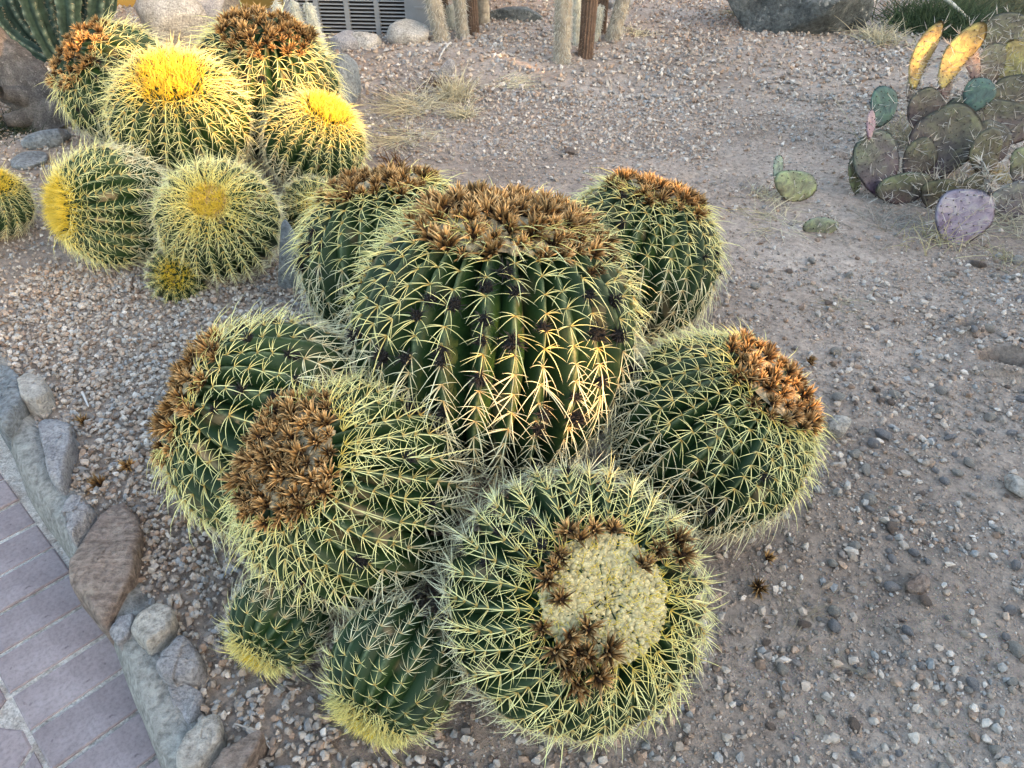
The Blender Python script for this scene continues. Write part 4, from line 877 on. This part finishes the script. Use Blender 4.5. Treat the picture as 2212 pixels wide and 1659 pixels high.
def scrap(name, px, w, h, label, cat, Z=None, mat='paper', seed=0):
    rr = np.random.default_rng(seed); n = 12; a = np.linspace(0, 2 * pi, n, endpoint=False); rad = rr.uniform(.6, 1.1, n); p = gnd(*px, Z if Z is not None else 0)
    z = float(hz(p[0], p[1])) + .012 if Z is None else Z
    top = np.stack([np.cos(a) * rad * w, np.sin(a) * rad * h, rr.normal(0, .004, n) + .003], -1); bot = top - np.array([0, 0, .004])
    V = np.vstack([top, bot, [[0, 0, .008]], [[0, 0, 0]]]); F = [np.array([(i, (i + 1) % n, 2 * n) for i in range(n)] + [(n + (i + 1) % n, n + i, 2 * n + 1) for i in range(n)]), np.array([(n + i, n + (i + 1) % n, (i + 1) % n, i) for i in range(n)])]
    o = mk(name, V, F, M[mat]); o.location = (p[0], p[1], z); o.rotation_euler = (.5, .2, rr.uniform(0, 3)); tag(o, label, cat)
scrap('paper_scrap', (84, 146), .055, .03, 'crumpled white scrap under the dark green branching cactus', 'scrap', seed=1)

# ------------------------------------------------------------------ prickly pears
def pad(root, cx, cy, a, b_, Yd, roll, yaw, pitch, col, col2, seed, spn=26, curl=0.0, name='pad', spl=.03, thick=.008, rim=None):
    """A flat egg-shaped joint: a, b half sizes in pixels, Yd its distance, angles in degrees."""
    rr = np.random.default_rng(seed); c = at_y(cx, cy, Yd); sc = depth(c) / F_PX; A, Bz = a * sc / max(.35, cos(radians(yaw))), b_ * sc / max(.4, cos(radians(pitch)))
    nr, na = 9, 40; ang = np.linspace(0, 2 * pi, na, endpoint=False); rows = []; side = []
    for sd_ in (1, -1):
        for k in range(nr):
            s_ = (k + .15) / (nr - 1 + .15); x = np.cos(ang) * s_ * A * (1 + .16 * np.sin(ang)); y = np.sin(ang) * s_ * Bz * (1 + .05 * np.sin(ang * 3 + seed)); x = x * (1 + .05 * np.sin(ang * 2 + seed * 1.7)); z = sd_ * thick * np.sqrt(np.maximum(1 - s_ ** 3.0, 0.0)) + curl * ((y / Bz) ** 2) * Bz * .6 - curl * .3 * (x / A) ** 2 * A
            rows.append(np.stack([x, y, z], -1)); side.append(sd_)
    V = np.concatenate(rows).reshape(-1, 3); V[:, 2] += (noise3(V, 22, seed) * .009 + noise3(V, 60, seed + 1) * .0025); V[:, :2] *= (1 + .16 * noise3(V, 12, seed + 4))[:, None]
    F = [grid_faces(na, nr, True), grid_faces(na, nr, True)[:, ::-1] + nr * na]; rim_ = np.array([((nr - 1) * na + i, (nr - 1) * na + (i + 1) % na, (2 * nr - 1) * na + (i + 1) % na, (2 * nr - 1) * na + i) for i in range(na)])
    cap = np.array([list(range(na))[::-1], list(range(nr * na, nr * na + na))])
    f_ = np.clip((V[:, 1] / Bz) * .6 + .5 + noise3(V, 14, seed + 8) * .5, 0, 1)[:, None]; C = np.array(col) * (1 - f_) + np.array(col2) * f_
    Rr = np.stack([RT, UP * cos(PITCH) * 1.0 + FW * 0, np.cross(RT, UP)], 1); Rr = np.stack([RT, UP, np.cross(RT, UP)], 1)
    ro, ya, pi_ = radians(roll), radians(yaw), radians(pitch)
    Rl = np.array(Matrix.Rotation(ro, 3, 'Z') @ Matrix.Rotation(ya, 3, 'Y') @ Matrix.Rotation(pi_, 3, 'X'))
    Mx = Rr @ Rl; o = mk(name, V, F + [rim_, cap], M['pad'], C, True, root); m4 = np.eye(4); m4[:3, :3] = Mx; m4[:3, 3] = c - np.array(root.location); o.matrix_basis = Matrix(m4.tolist())
    # areoles (dark dots) and spines
    B, parts = [], []
    for i in range(-5, 6):
        for j in range(-5, 6):
            x = (i + .5 * (j % 2)) * .030 + rr.normal(0, .002); y = j * .027 + rr.normal(0, .002)
            if (x / A) ** 2 + (y / Bz) ** 2 < .86:
                for sd_ in (1, -1): B.append((x, y, sd_ * (thick * .98) + curl * ((y / Bz) ** 2) * Bz * .6 - curl * .3 * (x / A) ** 2 * A, 0, 0, sd_))
    for q in range(18):
        t = 2 * pi * q / 18; B.append((cos(t) * A * 1.0 * (1 + .12 * sin(t)), sin(t) * Bz, curl * sin(t) ** 2 * Bz * .6, cos(t), sin(t), 0))
    B = np.array(B)
    for q in B: parts.append((ICO_V * np.array([.0028, .0028, .0022]) + q[:3], ICO_F, np.tile(np.array([.035, .024, .022]), (12, 1))))
    V2, F2, C2 = join(parts); tag(mk('areoles', V2, F2, M['flower'], C2, parent=o), kind='stuff')
    if spn:
        k = rr.integers(0, len(B), spn * 4); D = B[k, 3:] + rr.normal(0, .45, (len(k), 3)); D /= np.linalg.norm(D, axis=1, keepdims=True)
        V3, F3, C3 = spines(B[k, :3], D, rr.normal(0, .06, (len(k), 3)), rr.uniform(.5, 1.5, len(k)) * spl, np.full(len(k), .0015), np.array([.4, .32, .25]), np.array([.68, .64, .58]), np.array([.75, .73, .70]), 2); tag(mk('spines', V3, F3, M['spine'], C3, parent=o), kind='stuff')
    return o
TEAL, TEAL2 = (0.060, 0.105, 0.095), (0.075, 0.13, 0.11); PUR, PUR2 = (0.10, 0.055, 0.095), (0.12, 0.135, 0.10); LIL, LIL2 = (0.26, 0.205, 0.30), (0.31, 0.28, 0.34)
OLV, OLV2 = (0.095, 0.065, 0.07), (0.105, 0.10, 0.065); YLW, YLW2 = (0.36, 0.27, 0.10), (0.42, 0.30, 0.12); GRN = (0.20, 0.21, 0.11)
pp = empty('prickly_pear', (gnd(2040, 430)[0], gnd(2040, 430)[1], 0)); tag(pp, 'spiny prickly pear of purple and green pads, two of them bright yellow', 'cactus')
Y0 = pp.location.y
def gy(px, py): return gnd(px, py)[1]
PADS = [(2100, 418, 46, 34, gy(2100, 460) + .12, 25, 10, 25, (.07, .05, .045), (.09, .085, .05), 24, 0), (2035, 425, 44, 30, gy(2035, 460) + .08, -20, -10, 25, (.08, .06, .05), (.10, .09, .05), 24, 0), (2140, 310, 46, 44, gy(2140, 400) + .15, 10, 0, 10, (.09, .06, .07), OLV2, 24, 0), (1985, 345, 34, 44, gy(1985, 420) + .15, -25, 10, 10, (.08, .06, .06), OLV2, 22, 0), (2195, 210, 40, 46, gy(2165, 345) + .3, 20, -10, 5, (.12, .09, .08), OLV2, 30, 0), (2140, 140, 30, 44, gy(2165, 345) + .42, -20, 10, 5, (.14, .11, .09), (.17, .16, .10), 40, 0), (1972, 190, 16, 34, gy(2035, 385) + .36, -12, 30, 5, (.30, .24, .22), (.36, .32, .27), 20, 0), (2040, 190, 18, 36, gy(2035, 385) + .34, -22, 30, 5, (.16, .08, .10), (.30, .25, .18), 20, 0), (2100, 130, 22, 40, gy(2035, 385) + .44, 15, 20, 5, (.20, .13, .12), (.26, .2, .16), 34, 0),  # cx, cy, a, b, Y, roll, yaw, pitch, col, col2, spines, curl
    (2080, 468, 62, 60, gy(2080, 520) + .03, -8, 5, 15, LIL, LIL2, 34, 0), (1893, 350, 55, 68, gy(1893, 412) + .02, 12, 12, 10, PUR, PUR2, 26, 0),
    (2035, 310, 62, 82, gy(2035, 385) + .05, -32, -8, 8, OLV, OLV2, 34, 0), (2165, 268, 66, 50, gy(2165, 345) + .05, -12, -10, 5, (0.16, .10, .12), OLV2, 30, 0),
    (1908, 230, 33, 42, gy(1893, 412) + .16, -10, 15, 5, TEAL, TEAL2, 6, 0), (2112, 205, 30, 36, gy(2035, 385) + .2, -18, -10, 5, TEAL, TEAL2, 6, 0),
    (1880, 270, 13, 30, gy(1893, 412) + .05, -10, 45, 0, (.33, .22, .27), (.36, .26, .28), 8, 0), (2172, 78, 56, 46, gy(2165, 345) + .55, 10, -5, 5, (.15, .13, .085), OLV2, 46, 0),
    (2195, 152, 32, 62, gy(2165, 345) + .4, 5, -20, 5, GRN, YLW, 34, .1), (2130, 385, 14, 36, gy(2080, 520) + .1, 18, 60, 0, (.25, .24, .24), (.28, .28, .27), 22, 0),
    (2190, 430, 45, 38, gy(2190, 470) + .05, 20, -10, 5, (.15, .12, .13), (.17, .16, .14), 26, 0), (1955, 408, 62, 32, gy(1955, 440) + .06, 8, 5, 20, OLV, (.11, .12, .07), 30, 0),
    (1846, 380, 18, 38, gy(1846, 415) + .06, 10, 35, 5, GRN, OLV2, 14, 0), (1990, 125, 23, 72, gy(2035, 385) + .42, -20, 25, 5, YLW, YLW2, 34, .35), (2068, 120, 27, 76, gy(2035, 385) + .40, -34, 25, 5, YLW, YLW2, 40, .45),
    (2085, 258, 42, 52, gy(2035, 385) + .28, 10, 0, 10, OLV, PUR2, 24, 0), (2130, 330, 45, 40, gy(2100, 420) + .1, 30, 10, 25, (.10, .08, .05), OLV2, 20, 0), (2000, 240, 40, 45, gy(2035, 385) + .22, -10, 5, 10, OLV, OLV2, 20, 0), (2210, 360, 30, 40, gy(2190, 470) + .18, 0, 0, 5, OLV, GRN, 20, 0)]
for k, (cx, cy, a_, b_, Yd, ro, ya, pt, c1, c2, spn, cu) in enumerate(PADS): pad(pp, cx, cy, a_ * 1.06, b_ * 1.06, Yd, ro, ya, pt, c1, c2, 200 + k * 5, spn, cu, spl=.042)
ps = empty('prickly_pear', (gnd(1710, 430)[0], gnd(1710, 430)[1], 0)); tag(ps, 'tiny two-padded prickly pear with wrinkled yellow-green pad on bare soil', 'cactus')
pad(ps, 1718, 402, 48, 30, gy(1718, 428) + .02, -10, 5, 25, (.30, .29, .17), (.24, .28, .18), 301, 8); pad(ps, 1681, 366, 13, 30, gy(1718, 428) + .06, -4, 30, 5, (.24, .30, .25), (.26, .32, .26), 302, 10)
pd = empty('fallen_pad', (gnd(1772, 500)[0], gnd(1772, 500)[1], 0)); tag(pd, 'shrivelled grey-green prickly pear pad lying flat on the soil', 'cactus pad')
pad(pd, 1772, 492, 36, 20, gy(1772, 496), -5, 0, 45, (.32, .32, .2), (.26, .3, .24), 303, 18, .1)

# ------------------------------------------------------------------ dry grass, shrubs, twigs, debris
def tuft(px, n, ln, spread, label, seed, col=(0.60, 0.54, 0.38), el=(15, 75), r=.0009, name='dry_grass', cat='dry grass', grp='dry grass tufts', Z=None, rad=.03, bend=.5, az0=None):
    rr = np.random.default_rng(seed); p = gnd(*px); z = float(hz(p[0], p[1])) if Z is None else Z
    az = rr.uniform(0, 2 * pi, n) if az0 is None else rr.normal(radians(az0), .5, n); e = np.radians(rr.uniform(el[0], el[1], n)); D = np.stack([np.cos(az) * np.cos(e), np.sin(az) * np.cos(e), np.sin(e)], -1)
    B = np.stack([rr.normal(0, rad, n) * spread, rr.normal(0, rad, n) * spread, np.full(n, -.004)], -1); L = rr.uniform(.4, 1.15, n) * ln
    bd = np.stack([np.cos(az) * .2, np.sin(az) * .2, -np.ones(n) * np.sin(e) * .75], -1) * rr.uniform(.3, 1.1, (n, 1)) * bend / .5 + rr.normal(0, .12, (n, 3)); bd[:, 2] = np.maximum(bd[:, 2], -D[:, 2] * .9)
    r = max(r, depth(p) * .00052); 
    V, F, C = spines(B, D, bd, L, np.full(n, r), np.array(col) * .8, np.array(col), np.array(col) * 1.15, 4); C *= np.repeat(rr.uniform(.65, 1.2, n), 13)[:, None]
    o = mk(name, V, F, M['straw'], C); o.location = (p[0], p[1], z); tag(o, label, cat, grp); return o
tuft((985, 215), 260, .24, 1.3, 'tallest pale dry grass tuft rising beside the sharp pale shard', 1, el=(45, 85))
tuft((1000, 255), 140, .15, .9, 'short dry grass tuft on gravel below the tallest tuft', 2, el=(35, 85))
tuft((895, 232), 260, .26, 2.2, 'sprawling thin dry grass mat beside the golden barrel', 3, el=(4, 40))
tuft((880, 290), 160, .22, 2.2, 'flattened dry grass strands by the brown dead sprig', 4, el=(2, 18))
tuft((1090, 185), 60, .2, 1.5, 'flattened dry grass fan between the tuft and the tan column clump', 5, el=(3, 20), az0=20)
tuft((1370, 75), 70, .13, 1.4, 'dry grass at the foot of the leaning tan column', 6, el=(10, 50))
tuft((1610, 30), 90, .22, 2, 'dry grass tussock beside the dark lichen boulder and tan rock ball', 7, el=(8, 45))
tuft((1900, 88), 170, .26, 2.4, 'dry grass drooping under the overhang of the dark lichen boulder', 8, el=(15, 75))
tuft((1655, 415), 90, .10, 1.2, 'matted dry grass beside the tiny two-padded prickly pear', 9, el=(10, 70))
tuft((1680, 470), 90, .2, 1.8, 'flattened dry grass beside the shrivelled fallen pad', 10, el=(2, 18))
tuft((1740, 1345), 70, .10, 1.8, 'wispy dry grass on soil near the woolly-crowned barrel', 11, (.30, .26, .19), el=(3, 40), r=.0005)
tuft((1830, 655), 60, .11, 1.6, 'thin flattened dry stems on the soil uphill of the round burrow', 12, (.38, .34, .25), el=(2, 12), r=.0006)
tuft((2010, 520), 70, .2, 1.6, 'pale branching dry straw growing through the prickly pear front', 13, (.50, .46, .28), el=(20, 80), r=.0014)
tuft((2170, 560), 40, .14, 1.2, 'dry straw tuft on soil before the lilac prickly pear pad', 14, (.46, .42, .27), el=(10, 70), r=.0011)
tuft((2150, 375), 160, .10, 1.3, 'tangled dry straw nest between the prickly pear pads', 15, (.42, .35, .18), el=(5, 80))
tuft((1985, 300), 200, .32, 3.0, 'long dry stems standing among the yellow prickly pear pads', 16, (.46, .42, .30), el=(20, 85), r=.0011)
tuft((1930, 480), 130, .15, 3.0, 'grey dry stems at the shaded foot of the purple pad', 17, (.36, .34, .30), el=(5, 60))
tuft((1370, 650), 120, .09, 2.6, 'grey dead weeds behind the barrel that leans over open soil', 18, (.22, .20, .21), el=(5, 60), r=.0007)
tuft((850, 345), 26, .10, .8, 'brown dead sprig standing before the front clump', 19, (.16, .085, .04), el=(40, 88), r=.003)
tuft((950, 190), 160, .12, 1.6, 'brown dead weed roots in the pit beside the sharp shard', 20, (.12, .08, .05), el=(5, 50), r=.0013)
sh = tuft((2030, 60), 1600, .34, 3.0, 'dense dark green needle-leaved shrub beside the dark boulder', 30, (.05, .085, .04), el=(5, 88), r=.0016, name='shrub', cat='shrub', grp='needle shrubs', rad=.06, bend=.3)
tuft((2150, 20), 900, .36, 3.2, 'grey-green twiggy shrub behind the prickly pear', 31, (.15, .16, .10), el=(5, 88), r=.0014, name='shrub', cat='shrub', grp='needle shrubs', rad=.06, bend=.3)
tuft((2080, 420), 160, .24, 3.0, 'dry straw tangled in the dark heart of the prickly pear', 33, (.50, .46, .34), el=(10, 80), r=.0011)
tuft((2190, 480), 120, .2, 2.6, 'dry straw spilling past the grey pad of the prickly pear', 34, (.50, .46, .34), el=(5, 70), r=.0011)
tuft((1990, 400), 130, .2, 2.6, 'fine pale stems crossing the olive pads of the prickly pear', 35, (.56, .53, .44), el=(10, 85), r=.0009)
tuft((30, 268), 500, .14, 2.4, 'low dark green weeds in the shade under the leaning trunk', 36, (.03, .045, .025), el=(5, 80), r=.002, name='weeds', cat='weeds', grp='dark weeds', rad=.05)
def twig(px_list, r, col, label, Yd=None, seed=0, name='twig'):
    P = []
    for x, y in px_list:
        if Yd: P.append(at_y(x, y, Yd))
        else:
            q = gnd(x, y); P.append(np.array([q[0], q[1], float(hz(q[0], q[1])) + r + .012]))
    p0 = P[0].copy(); P = smooth_path(P, 18) - p0; V, Nn, T = tube(P, np.linspace(r, r * .5, 18), 0, 0, 8); o = mk(name, V.reshape(-1, 3), [grid_faces(8, 18, True), np.array([list(range(8))[::-1], list(range(17 * 8, 18 * 8))])], M['straw'], np.tile(col, (18 * 8, 1)), True)
    o.location = p0; tag(o, label, 'twig'); return o
twig([(506, 1563), (525, 1568), (555, 1585), (585, 1618)], .0022, (.5, .45, .40), 'curved pale twig on the gravel above the brown kerb stone')
twig([(2040, -5), (2075, 25), (2118, 68)], .016, (.58, .60, .56), 'whitish stick slanting across the dark green shrub', Yd=gy(2030, 70) + .05)
twig([(178, 848), (184, 862), (192, 880)], .004, (.62, .6, .58), 'short whitish flat splinter lying on the gravel by the kerb')
twig([(975, 112), (960, 130), (948, 148)], .008, (.55, .53, .5), 'short bleached stick on gravel below the shaggy column clump')
def debris(px, sc, label, k, tilt=.6):
    p = gnd(*px); o = link('fallen_flower', FLM[k]); o.location = (p[0], p[1], float(hz(p[0], p[1])) + .006); o.scale = (sc,) * 3; o.rotation_euler = (tilt, tilt * .6, px[0]); tag(o, label, 'flower')
debris((180, 908), 1.0, 'fallen tan flower on gravel nearest the upper kerb stones', 0); debris((276, 1004), 1.2, 'fallen brown flower on gravel beside the overhanging scarred barrel', 1); debris((218, 1046), 1.4, 'dark fallen flower clump on gravel above the big brown kerb stone', 5, 1.2)
debris((1640, 1258), 1.1, 'fallen brown flower on soil beside the woolly-crowned barrel', 3); debris((1748, 778), 1.0, 'fallen dry flower on soil uphill of the white-crusted rock', 2); debris((1660, 1195), .9, 'fallen brown flower under the barrel leaning over open soil', 1, 1.0)

# ------------------------------------------------------------------ unseen added leaf screen: blocks the low sun, gaps aimed at chosen cacti
def sunny(b, px, py): return b.P + b.rot @ (b.local_of_px(px, py) * b.R)
GAPS = [(sunny(F1, 1230, 810), .085), (sunny(F1, 1130, 850), .05), (sunny(F4, 1620, 740), .085), (sunny(B2, 640, 165), .12), (sunny(B3, 440, 160), .16), (sunny(B3, 525, 230), .06), (sunny(B4, 720, 240), .11), (at_y(1990, 105, gy(2035, 385) + .42), .04), (at_y(2085, 105, gy(2035, 385) + .40), .04)]  # spots meant to be sunlit; leaves between them and the sun are left out
nl = 60000; r8 = np.random.default_rng(8)
HC = np.array([sin(SUN_AZ), cos(SUN_AZ), 0]) * 6.2; HD = np.array([-HC[1], HC[0], 0]) / 6.2
hp = HC + HD * r8.uniform(-9, 9, (nl, 1)) + HC / 6.2 * r8.uniform(-.35, .35, (nl, 1)); hp[:, 2] = r8.uniform(-.1, 3.0, nl)
keep = np.ones(nl, bool)
for g_, rad in GAPS:
    w = hp - g_; t = w @ SDIR; dist = np.linalg.norm(w - t[:, None] * SDIR, axis=1); keep &= dist > rad + .075
hp = hp[keep]; n = len(hp); d1 = r8.normal(size=(n, 3)); d1 /= np.linalg.norm(d1, axis=1, keepdims=True); d2 = np.cross(d1, r8.normal(size=(n, 3))); d2 /= np.linalg.norm(d2, axis=1, keepdims=True)
ll = r8.uniform(.07, .13, (n, 1)); V = np.stack([hp - d1 * ll, hp + d2 * ll * .55, hp + d1 * ll, hp - d2 * ll * .55], 1).reshape(-1, 3)
scrn = empty('added_sun_screen', tuple(HC)); tag(scrn, 'added unseen leaf screen that shades the bed, with gaps cut for sun patches', 'added_sun_screen')
tag(mk('leaves', V - HC, np.arange(n * 4).reshape(-1, 4), M['leaf'], np.repeat(np.array([.05, .085, .03]) * r8.uniform(.7, 1.3, (n, 1)), 4, 0), parent=scrn), kind='stuff')
for x in np.arange(-8.5, 8.6, .9):
    V, Nn, T = tube([HD * x + np.array([0, 0, -.2]), HD * (x + .05) + np.array([0, 0, .5]), HD * (x - .03) + np.array([.03, 0, 1.2]), HD * x + np.array([0, 0, 2.4])], [.035, .03, .024, .012], 0, 0, 8)
    mk('trunk', V.reshape(-1, 3), grid_faces(8, 4, True), M['bark'], None, True, scrn)
